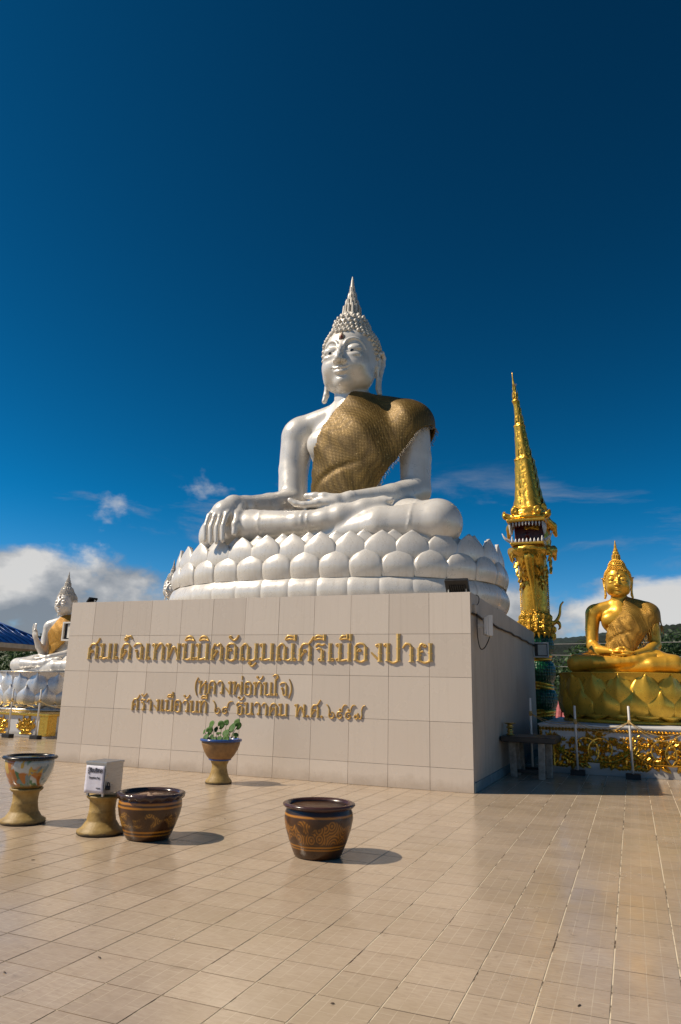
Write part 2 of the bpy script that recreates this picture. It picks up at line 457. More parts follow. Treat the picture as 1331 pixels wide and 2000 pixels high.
def mat_wall_tile():
    k = NT('polished_wall_tile'); g = k.n('ShaderNodeNewGeometry'); P = g.outputs['Position']
    oi = k.n('ShaderNodeObjectInfo')
    n = k.noise(P, 1.2, 5, 0.6); f = k.noise(P, 90, 3)
    c = k.mix(oi.outputs['Random'], (0.585, 0.51, 0.435), (0.67, 0.592, 0.51))
    c = k.mix(k.math('MULTIPLY', k.rng(n, 0.4, 0.75), 0.3), c, (0.60, 0.54, 0.46))
    drip = k.n('ShaderNodeMapping'); k.l(P, drip.inputs[0]); drip.inputs['Scale'].default_value = (16, 1, 0.9)
    d = k.noise(drip.outputs[0], 1.0, 6, 0.7)
    c = k.mix(k.math('MULTIPLY', k.rng(d, 0.52, 0.8), 0.14), c, (0.36, 0.30, 0.235))
    sz = k.n('ShaderNodeSeparateXYZ'); k.l(P, sz.inputs[0]); z = sz.outputs[2]
    dr2 = k.n('ShaderNodeMapping'); k.l(P, dr2.inputs[0]); dr2.inputs['Scale'].default_value = (22, 1, 0.35); q = k.noise(dr2.outputs[0], 1.0, 5, 0.6)
    c = k.mix(k.math('MULTIPLY', k.math('MULTIPLY', k.rng(q, 0.55, 0.72), k.rng(z, 1.5, 2.7)), 0.30), c, (0.33, 0.27, 0.21))
    c = k.mix(k.math('MULTIPLY', k.rng(k.math('ADD', z, k.math('MULTIPLY', k.noise(P, 3.0, 5, 0.7), -0.30)), -0.13, 0.02, 1, 0), 0.45), c, (0.30, 0.23, 0.16))
    c = k.mix(k.math('MULTIPLY', k.rng(k.noise(P, 7.0, 7, 0.75), 0.62, 0.74), 0.25), c, (0.72, 0.66, 0.57))
    k.base(c); k.set(roughness=k.rng(n, 0.3, 0.7, 0.2, 0.33)); k.bump(k.noise(P, 2.2, 3), 0.06, 0.004)
    return k.m
M_WTILE = mat_wall_tile()
_k = NT('uneven_tile_joint'); _g = _k.n('ShaderNodeNewGeometry'); _k.base(_k.ramp(_k.noise(_g.outputs['Position'], 1.1, 5, 0.7), [(0.36, (0.07, 0.055, 0.04)), (0.48, (0.34, 0.29, 0.24)), (0.58, (0.58, 0.51, 0.43))])); _k.set(roughness=0.9); M_JOINT = _k.m
def mat_plaster():
    k = NT('stained_painted_plaster'); g = k.n('ShaderNodeNewGeometry'); P = g.outputs['Position']
    n = k.noise(P, 1.5, 6, 0.65)
    mp = k.n('ShaderNodeMapping'); k.l(P, mp.inputs[0]); mp.inputs['Scale'].default_value = (5, 5, 0.5)
    d = k.noise(mp.outputs[0], 1.1, 6, 0.65)
    c = k.ramp(n, [(0.3, (0.44, 0.385, 0.32)), (0.7, (0.53, 0.47, 0.395))])
    c = k.mix(k.math('MULTIPLY', k.rng(d, 0.5, 0.75), 0.5), c, (0.28, 0.235, 0.18))
    k.base(c); k.set(roughness=0.55); k.bump(k.noise(P, 25, 5), 0.15, 0.01); return k.m
M_PLASTER = mat_plaster()
M_SKIRT = simple('blue_grey_painted_skirting', (0.16, 0.24, 0.27), 0.5, var=0.25, scale=4)
def mat_gold(name, col, rough=0.3, bump=0.0, bscale=30, bdist=0.02, dirt=0.35, vor=False, rv=0.1, darkc=None, metal=0.9):
    k = NT(name); v = k.coord('Object')
    n = k.noise(v, 2.5, 6, 0.65); n2 = k.noise(v, 14, 5, 0.6)
    dk = darkc or (col[0]*0.45, col[1]*0.34, col[2]*0.3)
    k.base(k.mix(k.math('MULTIPLY', k.rng(n2, 0.5, 0.75), dirt), k.ramp(n, [(0.3, tuple(c*0.88 for c in col)), (0.7, col)]), dk))
    k.set(metallic=metal, roughness=k.rng(n2, 0.3, 0.7, rough-rv, rough+rv))
    if bump:
        if vor:
            w = k.n('ShaderNodeTexVoronoi'); w.inputs['Scale'].default_value = bscale; k.l(v, w.inputs['Vector']); hgt = w.outputs['Distance']
        else: hgt = k.noise(v, bscale, 3, 0.5)
        k.bump(hgt, bump, bdist)
    return k.m
GOLD = (0.78, 0.49, 0.12)
M_LETTER = mat_gold('gold_letter_paint', (0.82, 0.56, 0.20), 0.34, 0.15, 40, 0.01, 0.3, metal=0.4)

# ------------------------------------------------------------------ ground and tiled courtyard
def hill_height(x, y):
    r = math.hypot(x, y-5)
    return 0.0
gm = NT('dry_grass_ground'); _v = gm.coord('Object'); gm.base(gm.ramp(gm.noise(_v, 0.15, 8, 0.7), [(0.3, (0.05, 0.075, 0.02)), (0.5, (0.09, 0.10, 0.035)), (0.7, (0.16, 0.12, 0.06))])); gm.set(roughness=0.95); gm.bump(gm.noise(_v, 3, 6), 0.5, 0.1)
bm = bmesh.new()
bmesh.ops.create_circle(bm, cap_ends=True, segments=96, radius=6000)
tag(from_bm('ground', bm, gm.m, loc=(0, 0, -4.0)), kind='structure')

TS, TX, TY = 0.3, 0.0579, 0.2
floor = box('courtyard_floor', (-28.2, -14.0, -3.99), (12.0, 20.2, -0.0019), M_GROUT)
tag(floor, kind='structure')
GAPX, GAPY, TTH = 0.0075, 0.0060, 0.0018
bm = bmesh.new(); add_box(bm, (-TS/2+GAPX/2, -TS/2+GAPY/2, -TTH), (TS/2-GAPX/2, TS/2-GAPY/2, 0.0), 0.0)
tile_me = bpy.data.meshes.new('floor_tile'); bm.normal_update(); bm.to_mesh(tile_me); bm.free(); tile_me.materials.append(M_TILE)
tiles = []
fw_, rt_, up_ = _f, _r, _u
for i in range(-80, 36):
    for j in range(-46, 72):
        x = TX+(i+0.5)*TS; y = TY+(j+0.5)*TS
        if not (-24 < x < 9.5 and -13.4 < y < 20): continue
        if -7.5 < x < -0.15 and 0.15 < y < 7.2: continue
        d = Vector((x, y, 0))-CAM_AT; w = d.dot(fw_)
        seen = False
        if w > 0.5:
            px = 665.5+1377.55*d.dot(rt_)/w; py = 1000-1377.55*d.dot(up_)/w
            seen = -20 < px < 1351 and py < 2030
            if x < -6 and y > 0 and px > 108: seen = False
        tiles.append((0 if seen else 1, w if w > 0 else 99, x, y))
tiles.sort()
near, far = tiles[:300], tiles[300:]
rt = random.Random(5)
for _, _, x, y in near:
    o = link(bpy.data.objects.new('floor_tile', tile_me)); o.parent = floor
    o.location = (x, y, rt.uniform(-0.0003, 0.0004)); o.rotation_euler = (rt.uniform(-.0016, .0016), rt.uniform(-.0016, .0016), 0)
tv = np.array([v.co[:] for v in tile_me.vertices]); tf = [tuple(p.vertices) for p in tile_me.polygons]
VS, FS = [], []
for n_, (_, _, x, y) in enumerate(far):
    a, b, dz = rt.uniform(-.0016, .0016), rt.uniform(-.0016, .0016), rt.uniform(-.0003, .0004)
    q = tv.copy(); q[:, 2] += q[:, 0]*a+q[:, 1]*b+dz; q[:, 0] += x; q[:, 1] += y
    VS.append(q); o_ = n_*len(tv); FS += [tuple(o_+i for i in f) for f in tf]
tag(from_data('floor_tile_field', np.concatenate(VS), FS, M_TILE, floor), kind='stuff')

# ------------------------------------------------------------------ plinth
PW, PH, PD = 7.15, 2.69, 7.12
plinth = empty('plinth', (0, 0, 0), 'long beige plinth faced with polished wall tiles beneath the large white statue', 'plinth')
box('core', (-PW+0.004, 0.013, -0.002), (-0.004, PD, PH-0.006), M_PLASTER, plinth)
box('tile_bedding', (-PW+0.003, 0.004, 0.0), (-0.003, 0.0128, PH-0.003), M_JOINT, plinth)
zs = [0.0, 0.3, 0.9, 1.5, 2.1, PH]; xs = [-PW, -6.62, -6.02, -5.42, -4.82, -4.21, -3.61, -3.01, -2.405, -1.805, -1.205, -0.6, 0.0]
for a, b in zip(xs, xs[1:]):
    for c, d in zip(zs, zs[1:]):
        bm = bmesh.new(); g = 0.0024
        w, h = (b-a)/2-g, (d-c)/2-g
        add_box(bm, (-w, -0.004, -h), (w, 0.006, h), 0.0015)
        o = from_bm('wall_tile', bm, M_WTILE, plinth)
        o.location = ((a+b)/2, rt.uniform(-0.0012, 0.0012), (c+d)/2)
        o.rotation_euler = (rt.uniform(-.0012, .0012), 0, rt.uniform(-.0012, .0012))
box('skirting', (-0.0035, 0.0131, 0.001), (0.016, PD+0.01, 0.13), M_SKIRT, plinth, 0.004)
box('coping_band', (-0.0035, 0.0131, PH-0.30), (0.010, PD+0.005, PH-0.004), M_PLASTER, plinth, 0.004)
# ------------------------------------------------------------------ raised gold inscriptions
# each letter: advance, stems (x, y0, y1), thin strokes, loops (x, y); one unit = height of a plain letter
GL = {
 'ส': (.80, [(.16, 0, .72), (.62, 0, .82)], [[(.16, .72), (.28, .95), (.52, .97), (.62, .80)], [(.16, .36), (.30, .50)], [(.50, .95), (.66, 1.14), (.74, 1.36)]], [(.33, .50)]),
 'ล': (.78, [(.16, 0, .72), (.62, 0, .82)], [[(.16, .72), (.28, .95), (.52, .97), (.62, .80)], [(.16, .36), (.30, .50)]], [(.33, .50)]),
 'ม': (.80, [(.20, 0, 1), (.64, 0, 1)], [[(.14, .10), (.30, .04), (.60, .12)]], [(.08, .90), (.09, .09)]),
 'น': (.80, [(.20, .04, 1), (.62, 0, 1)], [[(.20, .05), (.40, .02), (.62, .16)]], [(.08, .90), (.72, .07)]),
 'เ': (.44, [(.17, 0, 1)], [], [(.29, .08)]),
 'ด': (.80, [(.16, 0, .68), (.64, 0, .80)], [[(.16, .68), (.28, .94), (.52, .97), (.64, .80)], [(.18, .10), (.36, .42)]], [(.36, .53)]),
 'ต': (.80, [(.16, 0, .68), (.64, 0, .80)], [[(.16, .68), (.26, .97), (.40, .86), (.54, .97), (.64, .80)], [(.18, .10), (.36, .42)]], [(.36, .53)]),
 'ค': (.80, [(.16, 0, .70), (.64, 0, .80)], [[(.16, .70), (.28, .94), (.52, .97), (.64, .80)], [(.18, .22), (.32, .46)]], [(.38, .56)]),
 'ศ': (.82, [(.16, 0, .70), (.64, 0, .80)], [[(.16, .70), (.28, .94), (.52, .97), (.64, .80)], [(.18, .22), (.32, .46)], [(.54, .95), (.68, 1.16), (.80, 1.40)]], [(.38, .56)]),
 'จ': (.72, [(.56, 0, .80)], [[(.06, .80), (.20, .97), (.46, .97), (.56, .80)], [(.56, .05), (.36, .06), (.30, .30), (.26, .44)]], [(.24, .54)]),
 'ท': (.80, [(.20, 0, 1), (.66, 0, .82)], [[(.20, .50), (.38, .92), (.54, .99), (.66, .82)]], [(.08, .90)]),
 'ห': (.80, [(.20, 0, 1), (.64, 0, .74)], [[(.20, .40), (.44, .72), (.60, .86)]], [(.08, .90), (.62, .92)]),
 'พ': (.92, [(.20, 0, 1), (.76, 0, 1)], [[(.20, .04), (.48, .80), (.76, .04)]], [(.08, .90)]),
 'อ': (.76, [(.16, .06, .80), (.60, .06, .80)], [[(.10, .78), (.24, .97), (.48, .97), (.60, .80)], [(.16, .07), (.38, -.02), (.60, .07)], [(.16, .52), (.26, .62)]], [(.32, .62)]),
 'ญ': (1.10, [(.16, 0, .80), (.52, 0, .80), (.92, .08, 1)], [[(.16, .80), (.34, .98), (.52, .80)], [(.52, .05), (.74, .0), (.92, .10)], [(.60, -.20), (.76, -.33), (.96, -.12)]], [(.25, .08), (.62, -.16)]),
 'ณ': (1.12, [(.16, 0, .80), (.52, .05, .80), (.90, 0, 1)], [[(.16, .80), (.34, .98), (.52, .80)], [(.52, .06), (.70, .03), (.90, .18)]], [(.25, .08), (1.0, .08)]),
 'ร': (.62, [(.42, 0, .60)], [[(.08, .82), (.22, .97), (.38, .90), (.54, .97)], [(.12, .66), (.28, .72), (.42, .60)]], [(.30, .07)]),
 'ง': (.66, [(.50, 0, 1)], [[(.50, .04), (.30, .26), (.10, .50)]], [(.38, .88)]),
 'ป': (.82, [(.20, .04, 1), (.66, .04, 1.52)], [[(.20, .05), (.43, -.05), (.66, .05)]], [(.08, .90)]),
 'บ': (.82, [(.20, .04, 1), (.66, .04, 1)], [[(.20, .05), (.43, -.05), (.66, .05)]], [(.08, .90)]),
 'า': (.58, [(.42, 0, .80)], [[(.04, .74), (.18, .97), (.34, .95), (.42, .80)]], []),
 'ย': (.82, [(.18, .06, .76), (.66, .04, 1)], [[(.18, .07), (.42, -.03), (.66, .06)], [(.18, .76), (.28, .96), (.44, .92)], [(.18, .52), (.36, .58)]], [(.42, .86)]),
 'ว': (.62, [(.48, 0, .80)], [[(.04, .74), (.18, .97), (.38, .97), (.48, .80)]], [(.37, .08)]),
 'ใ': (.46, [(.17, 0, 1.22)], [[(.17, 1.20), (.34, 1.36), (.30, 1.54), (.12, 1.58), (-.06, 1.46)]], [(.29, .08), (.26, 1.34)]),
 'ธ': (.70, [(.22, .04, .56), (.56, .04, .60)], [[(.22, .05), (.40, -.03), (.56, .05)], [(.22, .56), (.08, .78), (.22, .97), (.46, .90), (.60, .98)], [(.22, .58), (.42, .70), (.56, .60)]], []),
 'ต_': (0, [], [], []),
 '๒': (.78, [], [[(.36, .34), (.28, .24), (.20, .40), (.12, .22), (.26, .0), (.50, .02), (.60, .28), (.46, .46), (.34, .44)], [(.12, .22), (.14, .66), (.0, .96), (-.14, 1.04)]], []),
 '๘': (.86, [], [[(.40, .16), (.34, .30), (.48, .34), (.52, .14), (.34, .0), (.12, .12), (.14, .42), (.40, .54), (.56, .50), (.62, .84), (.84, 1.04), (1.04, 1.02)]], []),
 '๕': (.78, [], [[(.40, .14), (.32, .28), (.46, .32), (.52, .12), (.32, -.02), (.10, .14), (.14, .44), (.36, .52), (.52, .54), (.58, .84), (.76, 1.06), (.96, 1.02)]], [(.34, .68)]),
 '๗': (.90, [], [[(.26, .22), (.18, .32), (.10, .16), (.24, .0), (.38, .12), (.40, .46), (.50, .10), (.66, .04), (.76, .30), (.74, .66), (.86, .98), (1.06, 1.06)], [(.26, .22), (.34, .34)]], []),
 '(': (.34, [], [[(.30, 1.26), (.14, .86), (.12, .36), (.28, -.18)]], []),
 ')': (.34, [], [[(.04, 1.26), (.20, .86), (.22, .36), (.06, -.18)]], []),
 '.': (.26, [], [], [(.10, .07)]),
 # marks sit over the letter before them
 'ิ': (0, [], [[(-.62, 1.18), (-.50, 1.40), (-.28, 1.42), (-.10, 1.18)], [(-.62, 1.18), (-.36, 1.24), (-.10, 1.18)]], []),
 'ี': (0, [(-.12, 1.14, 1.50)], [[(-.62, 1.20), (-.50, 1.42), (-.26, 1.42), (-.12, 1.26)], [(-.62, 1.20), (-.36, 1.26), (-.12, 1.20)]], []),
 'ื': (0, [(-.26, 1.24, 1.52), (-.10, 1.14, 1.52)], [[(-.62, 1.22), (-.50, 1.42), (-.34, 1.42)], [(-.62, 1.22), (-.36, 1.26), (-.10, 1.20)]], []),
 'ั': (0, [], [[(-.44, 1.32), (-.30, 1.20), (-.14, 1.28), (-.04, 1.50)]], [(-.48, 1.38)]),
 '็': (0, [], [[(-.56, 1.26), (-.44, 1.18), (-.34, 1.32), (-.46, 1.46), (-.30, 1.44), (-.18, 1.48), (-.06, 1.28)]], [(-.48, 1.30)]),
 '่': (0, [(-.14, 1.16, 1.44)], [], []),
 '้': (0, [], [[(-.46, 1.42), (-.34, 1.24), (-.22, 1.28), (-.02, 1.50)]], [(-.44, 1.36)]),
}
MARKS = set('ิีืั็่้'); HIGH = set('ิีืั็')
def strip(bm, pts, ws, h):
    """a chiselled stroke: sloping faces that meet in a ridge"""
    n = len(pts); P = [Vector((p[0], p[1])) for p in pts]; rows = []
    for i in range(n):
        t = (P[min(i+1, n-1)]-P[max(i-1, 0)]); t = t.normalized() if t.length > 0 else Vector((0, 1)); s = Vector((t.y, -t.x))
        w = ws[i]; L, R_ = P[i]-s*w, P[i]+s*w
        rows.append([bm.verts.new(v) for v in ((L.x, 0, L.y), (L.x, -h*0.5, L.y), (P[i].x, -h, P[i].y), (R_.x, -h*0.5, R_.y), (R_.x, 0, R_.y))])
    for a, b in zip(rows, rows[1:]):
        for k_ in range(4): bm.faces.new((a[k_], b[k_], b[k_+1], a[k_+1]))
    bm.faces.new(rows[0]); bm.faces.new(rows[-1][::-1])
def letter_mesh(ch, s, kx, h):
    w, stems, thin, loops = GL[ch]; bm = bmesh.new(); T = 0.045; S = 0.074
    for x, y0, y1 in stems:
        L = y1-y0
        if L < 0.45: strip(bm, [(x, y0), (x, y0+0.05), (x, y1-0.05), (x, y1)], [S*0.7, S*0.75, S*0.9, S*1.1], h); continue
        m = y0+L*0.46
        strip(bm, [(x, y0), (x, y0+0.03), (x, y0+0.10), (x, m-0.06), (x, m), (x, m+0.06), (x, y1-0.10), (x, y1)], [S*1.75, S*1.5, S, S*0.95, S*1.5, S*0.95, S, S*1.35], h)
    for P in thin:
        q = spline(P, max(8, 4*len(P))) if len(P) > 2 else P
        n = len(q); strip(bm, [(a[0], a[1]) for a in q], [T*(0.75+0.5*math.sin(PI*(i+0.5)/n)) for i in range(n)], h*0.85)
    for x, y in loops:
        q = [(x+0.055*math.cos(a), y+0.060*math.sin(a)) for a in [2*PI*i/10 for i in range(11)]]
        strip(bm, q, [0.042]*11, h*0.85)
    me = bpy.data.meshes.new('letter'); bmesh.ops.recalc_face_normals(bm, faces=bm.faces[:])
    for v in bm.verts: v.co = Vector((v.co.x*s*kx, v.co.y, v.co.z*s))
    bm.to_mesh(me); bm.free(); me.materials.append(M_LETTER); return me
def inscription(label, segs, z, size, depth):
    root = empty('inscription', (segs[0][1], -0.0045, z), label, 'inscription', 'gold inscriptions on the plinth front')
    for text, x0, x1 in segs:
        tot = sum(GL[c][0] for c in text); kx = (x1-x0)/(tot*size)
        x = 0; prev = ''
        for ch in text:
            me = letter_mesh(ch, size, kx, depth); o = link(bpy.data.objects.new('letter', me)); o.parent = root
            dz = 0.24 if (ch in '่้' and prev in HIGH) else 0.0
            o.location = (x0-segs[0][1]+x*size*kx, 0, dz*size); x += GL[ch][0]; prev = ch
    return root
inscription('longest line of raised gold Thai letters across the upper wall tiles', [('สมเด็จเทพนิมิตอัญมณีศรีเมืองปาย', -6.70, -0.53)], 1.705, 0.262, 0.032)
inscription('short bracketed line of gold Thai letters in the middle of the plinth', [('(หลวงพ่อทันใจ)', -4.47, -2.72)], 1.185, 0.195, 0.025)
inscription('lowest line of gold Thai letters ending in Thai numerals', [('สร้างเมื่อวันที่', -5.67, -4.19), ('๒๘', -4.08, -3.78), ('ธันวาคม', -3.69, -2.78), ('พ.ศ.', -2.68, -2.20), ('๒๕๕๗', -2.14, -1.58)], 0.890, 0.180, 0.025)
# ------------------------------------------------------------------ statues: sculpted bodies
def mat_pearl():
    k = NT('pearl_white_enamel'); v = k.coord('Object'); g = k.n('ShaderNodeNewGeometry')
    n = k.noise(v, 1.6, 6, 0.6); f = k.noise(v, 9, 6, 0.65)
    mp = k.n('ShaderNodeMapping'); k.l(v, mp.inputs[0]); mp.inputs['Scale'].default_value = (7, 7, 0.8)
    d = k.noise(mp.outputs[0], 1.3, 6, 0.7)
    c = k.ramp(n, [(0.3, (0.72, 0.68, 0.62)), (0.7, (0.78, 0.745, 0.69))])
    c = k.mix(k.math('MULTIPLY', k.rng(d, 0.50, 0.74), 0.30), c, (0.45, 0.37, 0.27))
    c = k.mix(k.math('MULTIPLY', k.rng(f, 0.57, 0.74), 0.24), c, (0.47, 0.40, 0.31))
    k.base(c); k.set(metallic=0.16, roughness=k.rng(k.noise(v, 3.1, 6, 0.7), 0.3, 0.7, 0.20, 0.46)); k.bump(k.math('ADD', k.noise(v, 5, 3), k.math('MULTIPLY', k.noise(v, 38, 4), 0.12)), 0.08, 0.02)
    return k.m
M_PEARL = mat_pearl()
M_STGOLD = mat_gold('statue_gold_paint', (0.92, 0.50, 0.055), 0.36, 0.06, 6, 0.02, 0.25, metal=0.5)
M_HAIR = simple('weathered_white_curls', (0.62, 0.575, 0.505), 0.42, 0.05, var=0.2, scale=5)
M_EYE = simple('dark_eye_paint', (0.012, 0.010, 0.009), 0.25, var=0.1)
M_EYEWHITE = simple('eye_white_paint', (0.62, 0.60, 0.56), 0.3, var=0.1)
M_LIDLINE = simple('grey_lid_line', (0.16, 0.14, 0.12), 0.4, var=0.2)
M_GEM = simple('red_brown_gem', (0.20, 0.05, 0.035), 0.15, var=0.2)
M_GEMGOLD = simple('tarnished_gem_mount', (0.17, 0.13, 0.09), 0.5, 0.3, var=0.3)

def sculpt_head(h):
    V = Vol((-0.95, -1.05, -1.30), (0.95, 1.0, 1.42), h)
    V.ell((0, 0.05, 0.28), (0.66, 0.69, 0.72), 0.1)                 # cranium
    V.ell((0, -0.10, -0.12), (0.615, 0.585, 0.62), 0.16)            # face
    V.ell((0, -0.30, -0.52), (0.27, 0.27, 0.20), 0.20)              # jaw
    V.ell((0, -0.47, -0.60), (0.14, 0.13, 0.115), 0.12)             # chin
    for s in (-1, 1):
        V.ell((s*0.29, -0.42, -0.20), (0.23, 0.20, 0.24), 0.16)     # cheek
        V.ell((s*0.37, -0.16, -0.42), (0.19, 0.25, 0.19), 0.16)     # jaw corner
    V.ell((0, -0.02, 0.93), (0.41, 0.43, 0.36), 0.14)               # ushnisha
    V.cap((0, 0.06, -0.40), (0, 0.14, -1.02), 0.385, 0.43, 0.05)    # neck
    f = V.front
    # eye sockets, lids, brows (placed on the smooth face before it is carved)
    BP = [(0.062, 0.16), (0.090, 0.275), (0.155, 0.365), (0.265, 0.405), (0.37, 0.38), (0.455, 0.30), (0.515, 0.18)]
    brow = {s: [(s*x, f(s*x, z)+0.004, z) for x, z in BP] for s in (-1, 1)}
    ylid = {s: f(s*0.27, 0.15) for s in (-1, 1)}
    for s in (-1, 1): V.ell((s*0.285, ylid[s]-0.030, 0.215), (0.205, 0.075, 0.145), 0.06, sub=True)
    for s in (-1, 1):
        V.ell((s*0.275, ylid[s]+0.060, 0.150), (0.190, 0.115, 0.120), 0.03)
        V.ell((s*0.29, f(s*0.27, 0.0)+0.062, -0.02), (0.17, 0.09, 0.065), 0.06)
    for s in (-1, 1): V.chain(spline(brow[s], 22), [0.030-0.014*max(0, i-14)/7 for i in range(22)], 0.018)
    # nose
    V.chain([(0, f(0, 0.22)+0.01, 0.22), (0, f(0, 0.05)-0.045, 0.05), (0, f(0, -0.08)-0.105, -0.10), (0, f(0, -0.15)-0.115, -0.155)], [0.052, 0.060, 0.076, 0.084], 0.045)
    for s in (-1, 1): V.ell((s*0.10, f(s*0.13, -0.17)-0.02, -0.170), (0.068, 0.085, 0.056), 0.035)
    # lips
    for zc, hw, r, up in ((-0.325, 0.205, 0.040, 0.050), (-0.415, 0.175, 0.047, 0.045)):
        pts = []
        for i in range(9):
            t = i/4-1
            x = t*hw; z = zc+up*t*t+(0.016*math.cos(t*PI*2.0) if zc > -0.34 else 0)
            pts.append((x, f(x, zc)-0.014+0.03*abs(t)**2, z))
        V.chain(pts, [r*(1-0.60*abs(i/4-1)**1.5) for i in range(9)], 0.022)
    pts = [(t*0.22, f(t*0.17, -0.37)-0.02+0.02*t*t, -0.368+0.05*t*t) for t in (-1, -.5, 0, .5, 1)]
    V.chain(pts, [0.008, 0.012, 0.013, 0.012, 0.008], 0.010, sub=True)
    V.ell((0, f(0, -0.50)-0.03, -0.495), (0.14, 0.05, 0.035), 0.05, sub=True)
    # ears with long lobes
    for s in (-1, 1):
        H = [(0.645, 0.03, 0.12), (0.695, 0.06, 0.25), (0.72, 0.15, 0.30), (0.73, 0.245, 0.21), (0.72, 0.25, 0.04), (0.69, 0.20, -0.15), (0.66, 0.14, -0.38), (0.655, 0.10, -0.60), (0.69, 0.08, -0.75)]
        V.chain([(s*a, b, c) for a, b, c in H], [0.038, 0.043, 0.048, 0.048, 0.046, 0.048, 0.056, 0.068, 0.060], 0.025)
        V.chain([(s*0.635, 0.03, 0.12), (s*0.65, 0.03, -0.10), (s*0.64, 0.07, -0.36), (s*0.65, 0.08, -0.60)], [0.035, 0.042, 0.038, 0.05], 0.025)
        V.chain([(s*0.59, 0.16, 0.14), (s*0.58, 0.17, -0.12)], [0.10, 0.09], 0.04)
    return V
def hair_points(V, step):
    """positions and normals of the curls over the skull"""
    out = []
    c0 = np.array([0, 0.03, 0.30])
    th = 0.17
    rows = []
    z_top = 1.24
    while th < 2.25:
        rows.append(th); 
        dirn = np.array([math.sin(th), 0, math.cos(th)])
        R = 0.72 if th > 0.7 else 0.9
        th += step/R
    for k, th in enumerate(rows):
        rad = 0.68*math.sin(th) if th < 2 else 0.6
        n = max(6, int(2*PI*max(rad, 0.12)/step))
        for i in range(n):
            a = 2*PI*(i+0.5*(k % 2))/n
            d = np.array([math.sin(th)*math.sin(a), -math.sin(th)*math.cos(a), math.cos(th)])
            t = np.arange(0.25, 1.15, V.h*0.5)
            P = c0+d*t[:, None]
            q = np.clip(np.round((P-V.lo)/V.h).astype(int), 0, V.n-1)
            if abs(d[0])*0.7 > 0.60: pass
            val = V.D[q[:, 0], q[:, 1], q[:, 2]]
            w = np.where(val > 0)[0]
            if len(w) == 0: continue
            p = P[w[0]]
            phi = abs(math.atan2(p[0], -p[1]+0.05))
            zh = np.interp(math.degrees(phi), [0, 10, 22, 45, 62, 76, 88, 100, 180], [0.585, 0.63, 0.665, 0.55, 0.36, 0.15, 0.03, -0.36, -0.50])
            if p[2] < zh: continue
            if abs(p[0]) > 0.60 and p[2] < 0.30 and p[1] < 0.30 and p[1] > -0.02: continue
            out.append((p, d))
    return out
def curls_mesh(pts, r, seg=6):
    """small snail-like cones"""
    prof = [(1.0, -0.25), (1.0, 0.15), (0.78, 0.62), (0.35, 0.98)]
    VS, FS = [], []; o = 0
    for p, d in pts:
        d = Vector(d).normalized(); u = d.orthogonal().normalized(); w = d.cross(u); p = Vector(p)
        for rr, z in prof:
            for k in range(seg):
                a = 2*PI*k/seg
                VS.append(p+(u*math.cos(a)+w*math.sin(a))*rr*r+d*z*r*1.15)
        VS.append(p+d*r*1.25)
        for i in range(len(prof)-1):
            for k in range(seg): FS.append((o+i*seg+k, o+i*seg+(k+1) % seg, o+(i+1)*seg+(k+1) % seg, o+(i+1)*seg+k))
        L = o+(len(prof)-1)*seg
        for k in range(seg): FS.append((L+k, L+(k+1) % seg, o+len(prof)*seg))
        o += len(prof)*seg+1
    return VS, FS
def finial_mesh(z0, z1, r0):
    """flame finial: tiers of upright blunt blades around a tapering core"""
    bm = bmesh.new(); H = z1-z0; yc = -0.02; r_ = random.Random(8)
    add_lathe(bm, [(r0*1.06, z0-0.07), (r0*1.16, z0-0.02), (r0*1.10, z0+0.02), (r0*0.86, z0+0.05), (r0*0.58, z0+0.3*H), (r0*0.30, z0+0.62*H), (r0*0.15, z0+0.9*H), (r0*0.05, z1)], 16, (0, yc, 0))
    for t in range(5):
        zb = z0+0.04; n = (14, 12, 10, 8, 6)[t]
        rb = r0*(1.06-0.205*t); ht = H*(0.24+0.165*t)
        for k in range(n):
            a = 2*PI*(k+0.5*(t % 2))/n-PI/2; ca, sa = math.cos(a), math.sin(a); wv = rb*2*PI/n*0.62
            hh = ht*r_.uniform(0.95, 1.03)
            def P(rad, side, z): return bm.verts.new((rad*ca-side*sa, yc+rad*sa+side*ca, z))
            lean = 1-0.13*(t+1)*0.6
            v = [P(rb, -wv*.5, zb), P(rb*1.07, 0, zb), P(rb, wv*.5, zb), P(rb*lean, wv*.42, zb+hh*.86), P(rb*lean*0.93, wv*.12, zb+hh), P(rb*lean*0.93, -wv*.12, zb+hh), P(rb*lean, -wv*.42, zb+hh*.86), P(rb*(lean+.06), 0, zb+hh*.86), P(rb*0.5, 0, zb+hh*.8)]
            for f in ((0, 1, 7, 6), (1, 2, 3, 7), (6, 7, 5), (7, 3, 4), (7, 4, 5), (3, 8, 4), (4, 8, 5), (5, 8, 6), (2, 8, 3), (8, 0, 6)):
                bm.faces.new([v[i] for i in f])
    return bm
HEADS = {}
def head_data(h, step, cr):
    key = (h, step)
    if key not in HEADS:
        V = sculpt_head(h)
        vq = V.nets(1)
        HEADS[key] = (V, vq, curls_mesh(hair_points(V, step), cr))
    return HEADS[key]

